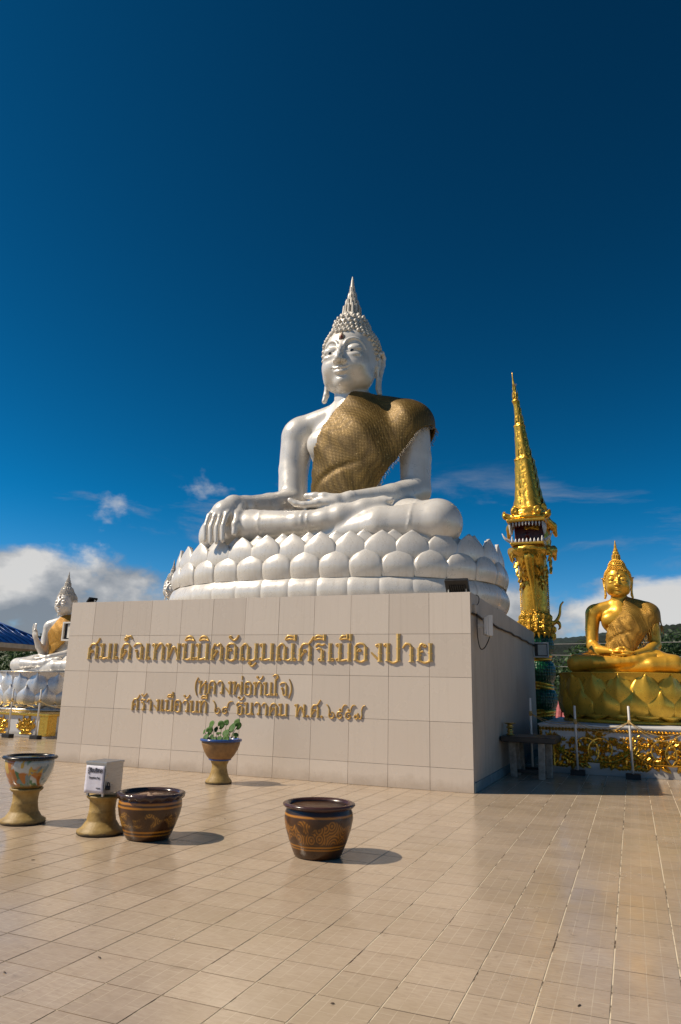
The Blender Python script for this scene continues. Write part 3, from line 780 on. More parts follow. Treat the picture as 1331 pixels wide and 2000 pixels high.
# --- body -----------------------------------------------------------------
def sculpt_torso(V, neck=True):
    V.ell((0, 0.50, 0.62), (1.0, 0.80, 0.72), 0.2)
    V.ell((0, 0.42, 1.45), (0.74, 0.52, 0.95), 0.25)
    V.ell((0, 0.42, 2.72), (1.02, 0.56, 0.80), 0.30)
    for s in (-1, 1):
        V.ell((s*0.46, 0.06, 2.78), (0.50, 0.26, 0.36), 0.22)
        V.cap((s*0.10, 0.50, 3.64), (s*1.22, 0.48, 3.32), 0.31, 0.34, 0.22)
        V.ell((s*1.38, 0.46, 3.14), (0.41, 0.42, 0.46), 0.13)
    V.cap((0, 0.46, 3.3), (0, 0.46, 3.90 if neck else 3.52), 0.50, 0.42 if neck else 0.5, 0.20)
def band(V, p, n, w, thick, lo, hi):
    """a raised band round a limb where a thin slab cuts it"""
    sl, X, Y, Z = V.blk(lo, hi); n = Vector(n).normalized()
    d = np.abs((X-p[0])*n.x+(Y-p[1])*n.y+(Z-p[2])*n.z)
    V.D[sl] = np.where(d < w, V.D[sl]-thick, V.D[sl])
def finger(V, pts, r0, r1, k=0.02):
    n = len(pts); V.chain(pts, [r0+(r1-r0)*i/(n-1) for i in range(n)], k)
def sculpt_legs(V, kx=1.0):
    for s in (-1, 1):
        V.chain([(s*0.75, 0.55, 0.52), (s*1.5*kx, -0.25, 0.52), (s*2.36*kx, -1.12, 0.44)], [0.62, 0.60, 0.47], 0.35)
    # statue's left leg (picture right): shin below
    V.chain([(2.36*kx, -1.12, 0.42), (1.3*kx, -1.42, 0.36), (0.0, -1.40, 0.20), (-0.85, -1.34, 0.14)], [0.45, 0.38, 0.26, 0.20], 0.08)
    V.ell((-1.25, -1.40, 0.12), (0.45, 0.20, 0.14), 0.08)
    # statue's right leg (picture left): shin on top, foot on the other thigh
    V.chain([(-2.36*kx, -1.12, 0.45), (-1.4*kx, -1.50, 0.50), (-0.30, -1.60, 0.50), (0.25, -1.56, 0.54)], [0.45, 0.37, 0.25, 0.23], 0.06)
    V.chain([(0.25, -1.56, 0.54), (0.55, -1.50, 0.60), (1.0, -1.40, 0.74), (1.35, -1.30, 0.86)], [0.22, 0.24, 0.20, 0.16], 0.10)
    V.ell((0.42, -1.50, 0.50), (0.26, 0.22, 0.22), 0.08)
    for i in range(5):
        V.chain([(1.28, -1.40+0.078*i, 0.84), (1.44-0.03*i, -1.37+0.08*i, 0.895), (1.53-0.045*i, -1.36+0.085*i, 0.905)], [0.066, 0.062, 0.062] if i < 4 else [0.08, 0.08, 0.075], 0.03)
    # robe hem on the right shin, knee hem and anklets
    e = max(V.h*0.75, 0.022)
    band(V, (-1.05*kx, -1.5, 0.5), (1, -0.1, 0.12), e, 0.012, (-1.3, -2.2, 0.22), (-0.7, -1.2, 1.0))
    band(V, (-0.16, -1.6, 0.5), (1, 0, 0), e, 0.013, (-0.3, -2.1, 0.2), (0.0, -1.25, 0.9)); band(V, (-0.04, -1.6, 0.5), (1, 0, 0), e, 0.013, (-0.16, -2.1, 0.2), (0.1, -1.25, 0.9))
    band(V, (1.86*kx, -1.2, 0.45), (1, 0.25, -0.18), e, 0.013, (1.5*kx, -2.2, 0.05), (2.2*kx, -0.6, 1.2))
def hand_lap_left(V):
    """left hand lying palm up in the lap, fingers to picture left"""
    V.ell((0.20, -1.42, 0.90), (0.36, 0.22, 0.12), 0.08, rz=0.25)
    for i in range(4):
        y = -1.63+0.115*i; x = -0.05+0.03*i
        finger(V, [(x+0.14, y+0.02, 0.88), (x-0.12, y-0.03, 0.855), (x-0.30, y-0.06, 0.885), (x-0.44+0.02*abs(i-1), y-0.08, 0.965)], 0.082, 0.056, 0.03)
    finger(V, [(0.42, -1.42, 1.0), (0.16, -1.46, 1.05), (-0.04, -1.47, 1.075), (-0.22, -1.48, 1.085)], 0.095, 0.066, 0.05)
def arm_left_lap(V):
    V.chain([(1.40, 0.46, 3.10), (1.50, 0.42, 2.3), (1.53, 0.30, 1.52)], [0.40, 0.345, 0.325], 0.035)
    V.chain([(1.53, 0.30, 1.52), (1.25, -0.45, 1.20), (0.62, -1.25, 1.0)], [0.325, 0.285, 0.175], 0.08)
    V.cap((0.60, -1.27, 0.99), (0.42, -1.36, 0.96), 0.165, 0.15, 0.06)
    band(V, (0.64, -1.22, 1.0), (0.62, 0.78, 0.2), max(V.h*0.75, 0.022), 0.012, (0.35, -1.6, 0.84), (0.9, -0.9, 1.35))
    hand_lap_left(V)
def arm_right_earth(V):
    """right arm reaching over the knee, back of the hand outwards"""
    V.chain([(-1.40, 0.46, 3.10), (-1.46, 0.40, 2.3), (-1.36, 0.22, 1.50)], [0.40, 0.345, 0.33], 0.035)
    V.chain([(-1.36, 0.22, 1.46), (-1.55, -0.5, 1.20), (-1.74, -1.25, 1.03)], [0.33, 0.30, 0.23], 0.08)
    V.chain([(-1.74, -1.25, 1.03), (-1.84, -1.55, 0.98), (-1.92, -1.80, 0.80)], [0.22, 0.215, 0.20], 0.10)
    V.ell((-1.92, -1.80, 0.80), (0.29, 0.15, 0.24), 0.08)
    for i in range(4):
        x = -2.17+0.135*i
        L = (0.90, 1.0, 1.0, 0.94)[i]
        finger(V, [(x+0.05, -1.80, 0.86), (x+0.01, -1.95, 0.70), (x-0.005, -2.03, 0.62-0.18*L), (x+0.005, -2.03, 0.62-0.50*L)], 0.064, 0.047, 0.008)
    finger(V, [(-1.66, -1.55, 0.96), (-1.60, -1.76, 0.74), (-1.56, -1.90, 0.50), (-1.555, -1.94, 0.30)], 0.11, 0.062, 0.05)
def arm_right_lap(V):
    """right hand resting on the left one in the lap"""
    V.chain([(-1.40, 0.46, 3.10), (-1.50, 0.42, 2.3), (-1.52, 0.28, 1.45)], [0.40, 0.345, 0.325], 0.035)
    V.chain([(-1.52, 0.28, 1.45), (-1.2, -0.5, 1.15), (-0.55, -1.28, 1.05)], [0.32, 0.27, 0.16], 0.05)
    V.ell((-0.20, -1.42, 1.04), (0.36, 0.22, 0.085), 0.06, rz=-0.2)
    for i in range(4):
        y = -1.62+0.105*i
        finger(V, [(-0.02, y, 1.02), (0.2, y-0.03, 0.99), (0.40, y-0.03, 0.98), (0.55, y-0.02, 1.0)], 0.06, 0.045)
    finger(V, [(-0.36, -1.40, 1.12), (-0.2, -1.44, 1.19), (-0.08, -1.46, 1.22), (0.04, -1.47, 1.23)], 0.07, 0.05)
def arm_left_lap2(V):
    V.chain([(1.40, 0.46, 3.10), (1.50, 0.42, 2.3), (1.53, 0.28, 1.45)], [0.40, 0.345, 0.325], 0.035)
    V.chain([(1.53, 0.28, 1.45), (1.2, -0.5, 1.1), (0.58, -1.26, 0.92)], [0.32, 0.27, 0.16], 0.05)
    V.ell((0.20, -1.45, 0.88), (0.38, 0.24, 0.085), 0.06, rz=0.2)
    for i in range(4):
        y = -1.66+0.105*i
        finger(V, [(0.05, y, 0.86), (-0.18, y-0.02, 0.85), (-0.38, y-0.02, 0.87), (-0.52, y-0.02, 0.92)], 0.06, 0.045)
    finger(V, [(0.36, -1.44, 0.98), (0.22, -1.48, 1.10), (0.14, -1.5, 1.17), (0.06, -1.5, 1.23)], 0.07, 0.05)
def arm_right_raised(V):
    """right hand raised in front of the shoulder, palm out"""
    V.chain([(-1.40, 0.46, 3.10), (-1.48, 0.36, 2.3), (-1.38, 0.15, 1.35)], [0.40, 0.335, 0.30], 0.06)
    V.chain([(-1.38, 0.15, 1.30), (-1.44, -0.25, 1.75), (-1.50, -0.60, 2.30)], [0.30, 0.25, 0.155], 0.05)
    V.ell((-1.53, -0.68, 2.58), (0.24, 0.10, 0.30), 0.08)
    for i in range(4):
        x = -1.71+0.12*i; L = (0.85, 1.0, 1.0, 0.9)[i]
        if i == 3:
            finger(V, [(x, -0.72, 2.76), (x+0.02, -0.90, 2.91), (x, -0.98, 2.78)], 0.065, 0.05)
        else:
            finger(V, [(x, -0.72, 2.76), (x, -0.74, 3.01), (x, -0.71, 3.01+0.28*L)], 0.065, 0.048)
    finger(V, [(-1.35, -0.66, 2.46), (-1.25, -0.80, 2.66), (-1.31, -0.94, 2.76)], 0.08, 0.05)
# the robe: an offset of torso and shoulder, cut to the shape of the cloth
def in_poly(x, z, poly):
    c = np.zeros(len(x), bool); n = len(poly)
    for i in range(n):
        x0, z0 = poly[i]; x1, z1 = poly[(i+1) % n]
        m = ((z0 > z) != (z1 > z)) & (x < (x1-x0)*(z-z0)/(z1-z0+1e-12)+x0)
        c ^= m
    return c
ROBE = [(0.20, 4.0), (0.02, 3.62), (-0.24, 3.30), (-0.47, 2.90), (-0.62, 2.45), (-0.74, 1.9), (-0.84, 1.35), (-0.84, 0.95), (0.30, 0.95), (0.50, 1.15), (0.92, 1.65), (1.32, 2.22), (1.66, 2.75), (1.98, 3.02), (2.1, 3.9), (0.6, 4.1)]
def sculpt_robe(h, poly, fold=1.0):
    V = Vol((-1.3, -0.75, 0.6), (2.2, 1.4, 4.1), h)
    sculpt_torso(V, False)
    V.chain([(1.40, 0.46, 3.10), (1.50, 0.42, 2.3), (1.53, 0.30, 1.9)], [0.42, 0.36, 0.34], 0.10)
    V.chain([(1.35, 0.36, 3.0), (0.95, 0.26, 2.2), (0.55, 0.22, 1.4)], [0.40, 0.40, 0.36], 0.3)
    V.ell((0.10, 0.16, 2.15), (0.88, 0.52, 1.55), 0.35)
    X, Y, Z = V.ax[0][:, None, None], V.ax[1][None, :, None], V.ax[2][None, None, :]
    s = X*0.78+Z*0.62                                                # across the drape
    t = -X*0.62+Z*0.78
    w = 0.020*np.sin(s*6.2+1.2*np.sin(t*1.5)+0.6)*np.clip(0.5+0.6*np.sin(t*1.1+1.0), 0, 1)
    w = w+0.012*np.sin(s*2.6-t*3.1+1.2)+0.010*np.sin(s*13.0+1.6*np.sin(t*2.1+1.0))
    w = w-0.035*np.exp(-((t-1.35-0.30*np.sin(s*1.6+0.5))**2)/0.006)*np.exp(-((s-1.0)**2)/0.35)      # a slack crease
    V.D = (V.D-0.085-fold*w).astype(np.float32)
    P, Q = V.nets(2)
    C = P[Q].mean(1)
    jag = 0.02*np.sin(C[:, 2]*23)+0.015*np.sin(C[:, 0]*31+C[:, 2]*11)
    front = C[:, 1] < 0.62
    keep = (in_poly(C[:, 0]+jag, C[:, 2]+jag, poly) & front) | ((C[:, 1] >= 0.62) & (C[:, 2] > 2.6+0.25*np.abs(C[:, 0]-0.9)) & (C[:, 0] > 0.05) & in_poly(C[:, 0]+jag, C[:, 2]+jag, poly))
    Q = Q[keep]
    used, inv = np.unique(Q, return_inverse=True)
    return P[used], inv.reshape(-1, 4)
def mat_robe(name, c1, c2, net=60, bump=0.8, metal=0.75, rough=0.38, holes=True):
    k = NT(name); v = k.coord('Object')
    vo = k.n('ShaderNodeTexVoronoi'); vo.inputs['Scale'].default_value = net; vo.inputs['Randomness'].default_value = 0.15; k.l(v, vo.inputs['Vector'])
    n = k.noise(v, 1.8, 5, 0.6); n2 = k.noise(v, 22, 3)
    c = k.mix(k.rng(n, 0.35, 0.65), c1, c2)
    c = k.mix(k.math('MULTIPLY', k.rng(vo.outputs['Distance'], 0.30, 0.62), 0.6), c, (c1[0]*0.30, c1[1]*0.26, c1[2]*0.25))
    c = k.mix(k.math('MULTIPLY', k.rng(n2, 0.62, 0.74), 0.4), c, (0.9, 0.66, 0.28))
    k.base(c); k.set(metallic=metal, roughness=k.rng(n2, 0.3, 0.7, rough-0.1, rough+0.15))
    k.bump(k.math('SUBTRACT', 1.0, vo.outputs['Distance']), bump, 0.03); return k.m
M_ROBE1 = mat_robe('gold_sequin_net', (0.165, 0.100, 0.020), (0.27, 0.165, 0.034), 30, 0.28, 0.35, 0.46)
M_ROBE2 = mat_robe('gold_beaded_net', (0.46, 0.245, 0.03), (0.64, 0.36, 0.055), 22, 0.5, 0.5)
M_ROBE3 = mat_robe('saffron_gold_cloth', (0.55, 0.27, 0.03), (0.68, 0.36, 0.05), 60, 0.25, 0.35, 0.5)
def robe_fringe(P, Q, h0, mat, parent, step, length, thick):
    """hanging threads along the cut edge of the cloth"""
    from collections import Counter
    E = Counter()
    for q in Q:
        for i in range(4):
            a, b = int(q[i]), int(q[(i+1) % 4]); E[(min(a, b), max(a, b))] += 1
    edge = {i for e, c in E.items() if c == 1 for i in e}
    pts = [P[i] for i in edge if P[i][0] > 0.9 and P[i][2] > 1.9 or (P[i][0] > 0.15 and P[i][1] < 0.3 and P[i][2] < 2.9 and P[i][2] > 1.15)]
    r = random.Random(3); r.shuffle(pts); sel = []
    for p in pts:
        if all((p-q)@(p-q) > step*step for q in sel): sel.append(p)
    bm = bmesh.new()
    for p in sel:
        L = length*r.uniform(0.6, 1.15); a = Vector(p); out = Vector((p[0], p[1]-0.4, 0)).normalized()*0.03
        add_tube(bm, [a-out*0.3, a+out+Vector((r.uniform(-.02, .02), 0, -L*0.5)), a+out*1.1+Vector((r.uniform(-.04, .04), 0, -L))], [thick, thick*0.9, thick*1.2], 4)
    return from_bm('fringe', bm, mat, parent, True)

def build_statue(name, loc, sc, label, cat, mat, arms, hb, hh, step, cr, kx=1.0, group=None):
    root = empty(name, loc, label, cat, group); root.scale = (sc, sc, sc) if isinstance(sc, float) else sc
    V = Vol((-3.0, -2.3, -0.1), (3.0, 1.45, 4.05), hb)
    sculpt_torso(V); sculpt_legs(V, kx)
    for a in arms: a(V)
    D = V.D; Zc = V.ax[2][None, None, :]
    V.D = np.maximum(D, (-0.02-Zc)).astype(np.float32)               # flat where it sits
    P, Q = V.nets(2)
    HV, (HP, HQ), (CV, CF) = head_data(hh, step, cr)
    HO = np.array([-0.035, 0.32, 4.70])
    body = from_np('body', np.concatenate([P, HP+HO]), np.concatenate([Q, HQ+len(P)]), mat, root)
    hr = from_data('hair_curls', np.array([tuple(v) for v in CV])+HO, CF, M_HAIR if mat is M_PEARL else mat, root, True); tag(hr, kind='stuff')
    from_bm('flame_finial', finial_mesh(1.26, 2.36, 0.215), M_HAIR if mat is M_PEARL else mat, root).location = tuple(HO)
    # eye openings below the lids: pale eyeball strip with a dark iris
    for s in (-1, 1):
        def strip(t0, t1, n, grow, dy):
            bm = bmesh.new(); top, mid, bot = [], [], []
            for i in range(n+1):
                t = t0+(t1-t0)*i/n; x = s*0.275+t*0.150; zc = 0.066+0.016*t*t*(1 if t*s > 0 else 0.3)
                hgt = 0.040*max(0, 1-t*t)**0.6*grow+0.002
                if grow == 0.98: hgt *= 0.35+0.65*math.sqrt(max(0, 1-(2*i/n-1)**2))
                y = HV.front(x, zc-0.01)
                top.append(bm.verts.new((x, HV.front(x, zc+hgt*0.8)-dy-0.006, zc+hgt*0.8))); mid.append(bm.verts.new((x, y-dy-0.010, zc))); bot.append(bm.verts.new((x, HV.front(x, zc-hgt*0.6)-dy-0.004, zc-hgt*0.6)))
            for i in range(n):
                bm.faces.new((top[i], mid[i], mid[i+1], top[i+1])); bm.faces.new((mid[i], bot[i], bot[i+1], mid[i+1]))
            return bm
        e_ = from_bm('eye', strip(-1, 1, 12, 1.0, 0.0), M_EYEWHITE if mat is M_PEARL else mat, root, True); e_.location = tuple(HO)
        from_bm('iris', strip(-0.30-0.06*s, 0.30-0.06*s, 6, 0.98, 0.004), M_EYE, e_, True)
        from_bm('lid_line', strip(-1, 1, 12, 1.18, -0.006), M_LIDLINE if mat is M_PEARL else mat, e_, True)
    # jewel on the forehead
    y = HV.front(0, 0.44)
    bm = bmesh.new()
    def drop(r, h, d):
        ring = [bm.verts.new((r*math.sin(a)*(1-0.45*max(0, math.cos(a))), y-d*0.2, 0.44+(h if math.cos(a) > 0 else r)*math.cos(a))) for a in [2*PI*i/14 for i in range(14)]]
        c = bm.verts.new((0, y-d, 0.44))
        for i in range(14): bm.faces.new((ring[i], ring[(i+1) % 14], c))
    drop(0.080, 0.14, 0.03); urna = from_bm('forehead_jewel', bm, M_GEMGOLD if mat is M_PEARL else mat, root); urna.location = tuple(HO)
    bm = bmesh.new(); y -= 0.012; drop(0.038, 0.07, 0.03); from_bm('gem', bm, M_GEM, urna)
    return root
def build_robe(name, loc, sc, label, hr, mat, fold=1.0, fringe=None, poly=ROBE, fmat=None):
    P, Q = sculpt_robe(hr, poly, fold)
    root = empty(name, loc, label, 'robe'); root.scale = (sc, sc, sc) if isinstance(sc, float) else sc
    o = from_np('cloth', P, Q, mat, root)
    sm = o.modifiers.new('thickness', 'SOLIDIFY'); sm.thickness = 0.03; sm.offset = -1
    if fringe: robe_fringe(P, Q, hr, fmat or mat, root, *fringe)
    return root

SC_MAIN = (-3.53, 3.90, 3.95)
build_statue('seated_buddha_statue', SC_MAIN, 1.0, 'largest seated Buddha statue, pearl white, one hand reaching down over its knee', 'statue', M_PEARL, [arm_left_lap, arm_right_earth], 0.026, 0.0125, 0.102, 0.055)
build_robe('sequin_robe', SC_MAIN, 1.0, 'gold sequin net robe over the shoulder of the largest white statue', 0.03, M_ROBE1, 1.0, (0.03, 0.085, 0.006), ROBE, simple('grey_lace_fringe', (0.30, 0.26, 0.21), 0.6, 0.2))
# ------------------------------------------------------------------ lotus seats
def petal_mesh(name, w, h, bulge, curl, thick, mat, nu=8, nv=9, ridge=0.0, base=0.82, down=False, waist=0.30, lean=0.0, tip=0.06, straight=False, edge=0.75):
    F, B = [], []
    for j in range(nv+1):
        v = j/nv
        if straight: hw = np.interp(v, [0, 0.15, waist, waist+0.2, waist+0.36, waist+0.48, 1.0], [base, 0.94, 1.0, 0.90, 0.68, 0.42, tip])
        else: hw = np.interp(v, [0, 0.12, waist, waist+0.2, waist+0.38, waist+0.52, 1.0], [base, 0.95, 1.0, 0.90, 0.56, 0.24, tip])
        for i in range(nu+1):
            u = i/nu*2-1
            x = u*hw*w/2
            out = bulge*math.sin(PI*min(1, 0.10+v*0.92))**0.8*(1-edge*u*u*abs(u)**0.3) + ridge*max(0, 1-abs(u)*2.2)*(0.3+v) + lean*v*h
            out += curl*max(0, (v-0.80)/0.20)**1.6
            z = h*v*(1 if not down else -1)+0.0
            F.append((x, -out, z)); B.append((x*0.98, -out+thick*(0.35+0.65*(1-abs(u)))+0.004, z*0.995))
    n = nu+1; off = len(F); faces = []
    for j in range(nv):
        for i in range(nu):
            q = (j*n+i, j*n+i+1, (j+1)*n+i+1, (j+1)*n+i); r = tuple(off+k for k in q)[::-1]
            if down: q, r = q[::-1], r[::-1]
            faces += [q, r]
    rim = [j*n for j in range(nv+1)]; rim2 = [j*n+nu for j in range(nv+1)]
    for a, b in zip(rim, rim[1:]): faces.append((a, b, off+b, off+a) if not down else (b, a, off+a, off+b))
    for a, b in zip(rim2, rim2[1:]): faces.append((b, a, off+a, off+b) if not down else (a, b, off+b, off+a))
    for i in range(nu):
        t = nv*n+i; faces.append((t, t+1, off+t+1, off+t) if not down else (t+1, t, off+t, off+t+1))
    me = bpy.data.meshes.new(name); me.from_pydata(F+B, [], faces); me.update()
    me.polygons.foreach_set('use_smooth', np.ones(len(me.polygons), dtype=bool)); me.materials.append(mat)
    return me
def ellipse_stations(a, b, n, phase=0.0, e=2.0):
    """evenly spaced places round an oval (e = 2) or a squarer oval (e > 2), with outward normals"""
    t = np.linspace(0, 2*PI, 8001); c_, s_ = np.cos(t), np.sin(t)
    x, y = a*np.sign(c_)*np.abs(c_)**(2/e), b*np.sign(s_)*np.abs(s_)**(2/e)
    s = np.concatenate([[0], np.cumsum(np.hypot(np.diff(x), np.diff(y)))]); L = s[-1]
    out = []
    for k in range(n):
        d = ((k+phase)/n*L) % L; px, py = np.interp(d, s, x), np.interp(d, s, y)
        nx, ny = np.sign(px)*abs(px/a)**(e-1)/a, np.sign(py)*abs(py/b)**(e-1)/b; q = math.hypot(nx, ny)
        out.append((px, py, nx/q, ny/q))
    return out, L/n
def ring_of_petals(name, me, a, b, n, z, phase, parent, tilt=0.0, jit=0.0, e=2.0, keep=None):
    st, sp = ellipse_stations(a, b, n, phase, e); rr = random.Random(int(z*100)+n)
    for x, y, nx, ny in st:
        if keep and not keep(x, y): continue
        M = Matrix(((-ny, -nx, 0, x), (nx, -ny, 0, y), (0, 0, 1, z), (0, 0, 0, 1)))
        M = M @ Matrix.Rotation(tilt+rr.uniform(-jit, jit), 4, 'X') @ Matrix.Rotation(rr.uniform(-jit, jit), 4, 'Y')
        inst(name, me, M, parent)
def lotus_big(name, c, label):
    root = empty(name, c, label, 'lotus throne')
    a, b, n, ee = 3.62, 2.10, 32, 2.45
    _, sp = ellipse_stations(a, b, n, 0.0, ee)
    sq = lambda t_, i_: 1/(abs(math.cos(t_))**ee+abs(math.sin(t_))**ee)**(1/ee)-1
    el = lambda nm, prof: lathe(nm, prof, M_PEARL, root, 120, (0, 0, 0), a, b, ripple=sq)
    el('base_slab', [(0.985, 0.0), (1.0, 0.012), (1.0, 0.085), (0.985, 0.10)])
    el('core', [(0.955, 0.10), (0.985, 0.35), (0.965, 0.60), (0.985, 0.80), (0.965, 1.05), (0.93, 1.19), (0.86, 1.24)])
    # base petals: broad rounded pads with a fine crease between them
    bm = bmesh.new(); nu, nv = 10, 10; G = []
    for j in range(nv+1):
        t = j/nv; row = []
        for i in range(nu+1):
            u = i/nu*2-1
            o_ = 0.19*math.sin(PI*(0.05+0.87*t))**0.55*(1-0.16*abs(u)**7)
            row.append(bm.verts.new((u*sp*0.535, -o_+0.02, 0.50*t)))
        G.append(row)
    for j in range(nv):
        for i in range(nu): bm.faces.new((G[j][i], G[j][i+1], G[j+1][i+1], G[j+1][i]))
    lower = bpy.data.meshes.new('base_petal'); bm.normal_update(); bm.to_mesh(lower); bm.free(); lower.materials.append(M_PEARL)
    lower.polygons.foreach_set('use_smooth', np.ones(len(lower.polygons), dtype=bool))
    ring_of_petals('base_petal', lower, a*0.965, b*0.965, n, 0.10, 0.5, root, 0.0, 0.006, ee)
    p1 = petal_mesh('front_petal', sp*1.10, 0.53, 0.11, 0.0, 0.07, M_PEARL, 10, 12, base=0.88, waist=0.40, tip=0.02, straight=True, edge=0.5)
    p2 = petal_mesh('upper_petal', sp*1.20, 0.63, 0.10, 0.03, 0.07, M_PEARL, 10, 12, base=0.86, waist=0.38, tip=0.02, straight=True, edge=0.5)
    p3 = petal_mesh('back_petal', sp*1.1, 0.52, 0.08, 0.03, 0.07, M_PEARL, 8, 10, base=0.92, waist=0.36, tip=0.02, straight=True)
    ring_of_petals('front_petal', p1, a*0.985, b*0.985, n, 0.595, 0.5, root, -0.02, 0.035, ee)
    ring_of_petals('upper_petal', p2, a*0.965, b*0.965, n, 0.845, 0.0, root, -0.03, 0.04, ee)
    ring_of_petals('back_petal', p3, a*0.93, b*0.92, n, 0.985, 0.5, root, -0.04, 0.03, ee)
    return root
lotus_big('lotus_throne', (-3.74, 3.92, 2.686), 'broad pearl white lotus seat of rounded petals on top of the tiled plinth')

M_GOLDLOTUS = mat_gold('lotus_gold_paint', (0.82, 0.48, 0.05), 0.33, 0.08, 5, 0.02, 0.3, metal=0.5)
M_SILVER = simple('silver_white_enamel', (0.66, 0.65, 0.64), 0.30, 0.45, var=0.14, scale=3, bump=0.05, bscale=9)
def lotus_small(name, c, label, mat, a=1.27, b=1.12, n=15, group=None, H=0.93):
    root = empty(name, c, label, 'lotus seat', group)
    _, sp = ellipse_stations(a, b, n)
    lathe('core', [(0.86, 0.0), (0.88, 0.02), (0.80, 0.12), (0.86, 0.24), (0.93, 0.5*H), (0.93, 0.85*H), (0.97, 0.97*H), (0.97, H)], mat, root, 72, (0, 0, 0), a, b)
    lathe('foot', [(0.93, 0.0), (0.95, 0.01), (0.95, 0.055), (0.90, 0.07)], mat, root, 72, (0, 0, 0), a, b)
    lathe('rim', [(0.96, 0.975*H), (0.985, 0.98*H), (0.985, 1.0*H), (0.955, 1.004*H)], mat, root, 72, (0, 0, 0), a, b)
    pu = petal_mesh('upper_petal', sp*1.22, 0.70*H, 0.07, 0.05, 0.06, mat, 8, 12, ridge=0.045, base=0.70, waist=0.42, tip=0.05, straight=True)
    pl = petal_mesh('lower_petal', sp*1.16, 0.50*H, 0.08, 0.02, 0.06, mat, 8, 12, ridge=0.045, base=0.72, waist=0.40, tip=0.05, straight=True)
    pd = petal_mesh('hanging_petal', sp*1.0, 0.20*H, 0.07, 0.03, 0.05, mat, 8, 6, ridge=0.025, base=0.85, down=True)
    ring_of_petals('upper_petal', pu, a*0.925, b*0.925, n, 0.285*H, 0.0, root, -0.02, 0.02)
    ring_of_petals('lower_petal', pl, a*0.945, b*0.945, n, 0.165*H, 0.5, root, -0.05, 0.02)
    ring_of_petals('hanging_petal', pd, a*0.90, b*0.90, n, 0.235*H, 0.0, root, 0.10, 0.02)
    return root

# ------------------------------------------------------------------ ornamented pedestals
def mat_whitepaint(name, col=(0.66, 0.67, 0.68)):
    k = NT(name); g = k.n('ShaderNodeNewGeometry'); P = g.outputs['Position']
    n = k.noise(P, 2, 6, 0.65); sp = k.n('ShaderNodeSeparateXYZ'); k.l(P, sp.inputs[0])
    c = k.ramp(n, [(0.35, tuple(x*0.86 for x in col)), (0.65, col)])
    spl = k.math('MULTIPLY', k.rng(k.math('ADD', sp.outputs[2], k.math('MULTIPLY', n, -0.22)), -0.02, 0.06, 0.6, 0.0), 1.0)
    k.base(k.mix(spl, c, (0.22, 0.19, 0.15))); k.set(roughness=0.5); k.bump(k.noise(P, 22, 4), 0.12, 0.01); return k.m
M_WHITE = mat_whitepaint('weathered_white_paint')
M_ORN = mat_gold('gilded_relief', (0.80, 0.50, 0.09), 0.24, 0.35, 45, 0.012, 0.5)
def add_leaf(bm, p, d, L, W, Hh, nrm=Vector((0, -1, 0)), bend=0.0):
    """one pointed gilt leaf lobe with a raised middle, lying on a face whose outward normal is nrm"""
    d = d.normalized(); s = nrm.cross(d).normalized(); p = Vector(p)
    c = [p, p+d*L*0.35+s*W*0.5, p+d*L*0.75+s*(W*0.32+bend*L), p+d*L+s*bend*L*1.6, p+d*L*0.72-s*(W*0.32-bend*L), p+d*L*0.33-s*W*0.5]
    v = [bm.verts.new(q+nrm*0.002) for q in c]
    m1 = bm.verts.new(p+d*L*0.30+nrm*Hh); m2 = bm.verts.new(p+d*L*0.70+s*bend*L*0.8+nrm*Hh*0.9)
    for f in ((v[0], v[1], m1), (v[1], v[2], m2, m1), (v[2], v[3], m2), (v[3], v[4], m2), (v[4], v[5], m1, m2), (v[5], v[0], m1)):
        bm.faces.new(f)
def scroll(name, O, X, Z, N, size, mirror, parent, mat, seed=0, turns=1.6):
    """acanthus scroll: a stem that winds into a volute, with leaves on both sides"""
    r = random.Random(seed); bm = bmesh.new(); O, X, Z, N = Vector(O), Vector(X), Vector(Z), Vector(N)
    m = -1 if mirror else 1
    at = lambda x, z, y=0.0: O+X*(x*m*size)+Z*(z*size)+N*y
    pts, n = [], 40
    for i in range(n):
        t = i/(n-1)
        if t < 0.42:
            u = t/0.42; x = 0.02+0.62*u; z = 0.08-0.30*math.sin(u*PI*0.5)*(1-0.35*u)
        else:
            u = (t-0.42)/0.58; a = -PI/2+0.35+u*turns*2*PI; rad = 0.34*max(0.0, 1-u)**0.85+0.035
            x = 0.60+rad*math.cos(a)+0.04; z = 0.16+rad*math.sin(a)
        pts.append((x, z))
    P3 = [at(x, z, size*0.035) for x, z in pts]
    add_tube(bm, P3, [size*(0.034*(1-0.5*i/n)) for i in range(n)], 6)
    for i in range(2, n-2, 2):
        d = (P3[i+1]-P3[i-1]).normalized(); s = N.cross(d)
        for sd in (-1, 1):
            if i > 24 and sd*m > 0 and r.random() < 0.5: continue
            L = size*r.uniform(0.15, 0.27)*(1.0 if i < 26 else 0.7)
            add_leaf(bm, P3[i]-N*size*0.02, (d*0.55+s*sd*0.9), L, L*0.62, size*0.07, N, r.uniform(-.2, .2))
    c = at(0.64, 0.16, 0.0)
    for k in range(7):
        a = 2*PI*k/7; add_leaf(bm, c+N*size*0.02, X*math.cos(a)+Z*math.sin(a), size*0.11, size*0.07, size*0.05, N)
    for k in range(5):
        a = PI*0.15+PI*0.7*k/4; add_leaf(bm, at(0.0, 0.02), X*m*math.cos(a)+Z*math.sin(a), size*0.30, size*0.11, size*0.06, N)
    for q in range(3):
        x, z = 0.28+0.12*q, 0.30+0.10*math.sin(q*2.1)
        for k in range(4): add_leaf(bm, at(x, z), X*m*math.cos(k*1.5+q)+Z*math.sin(k*1.5+q), size*0.13, size*0.075, size*0.05, N)
    return from_bm(name, bm, mat, parent)
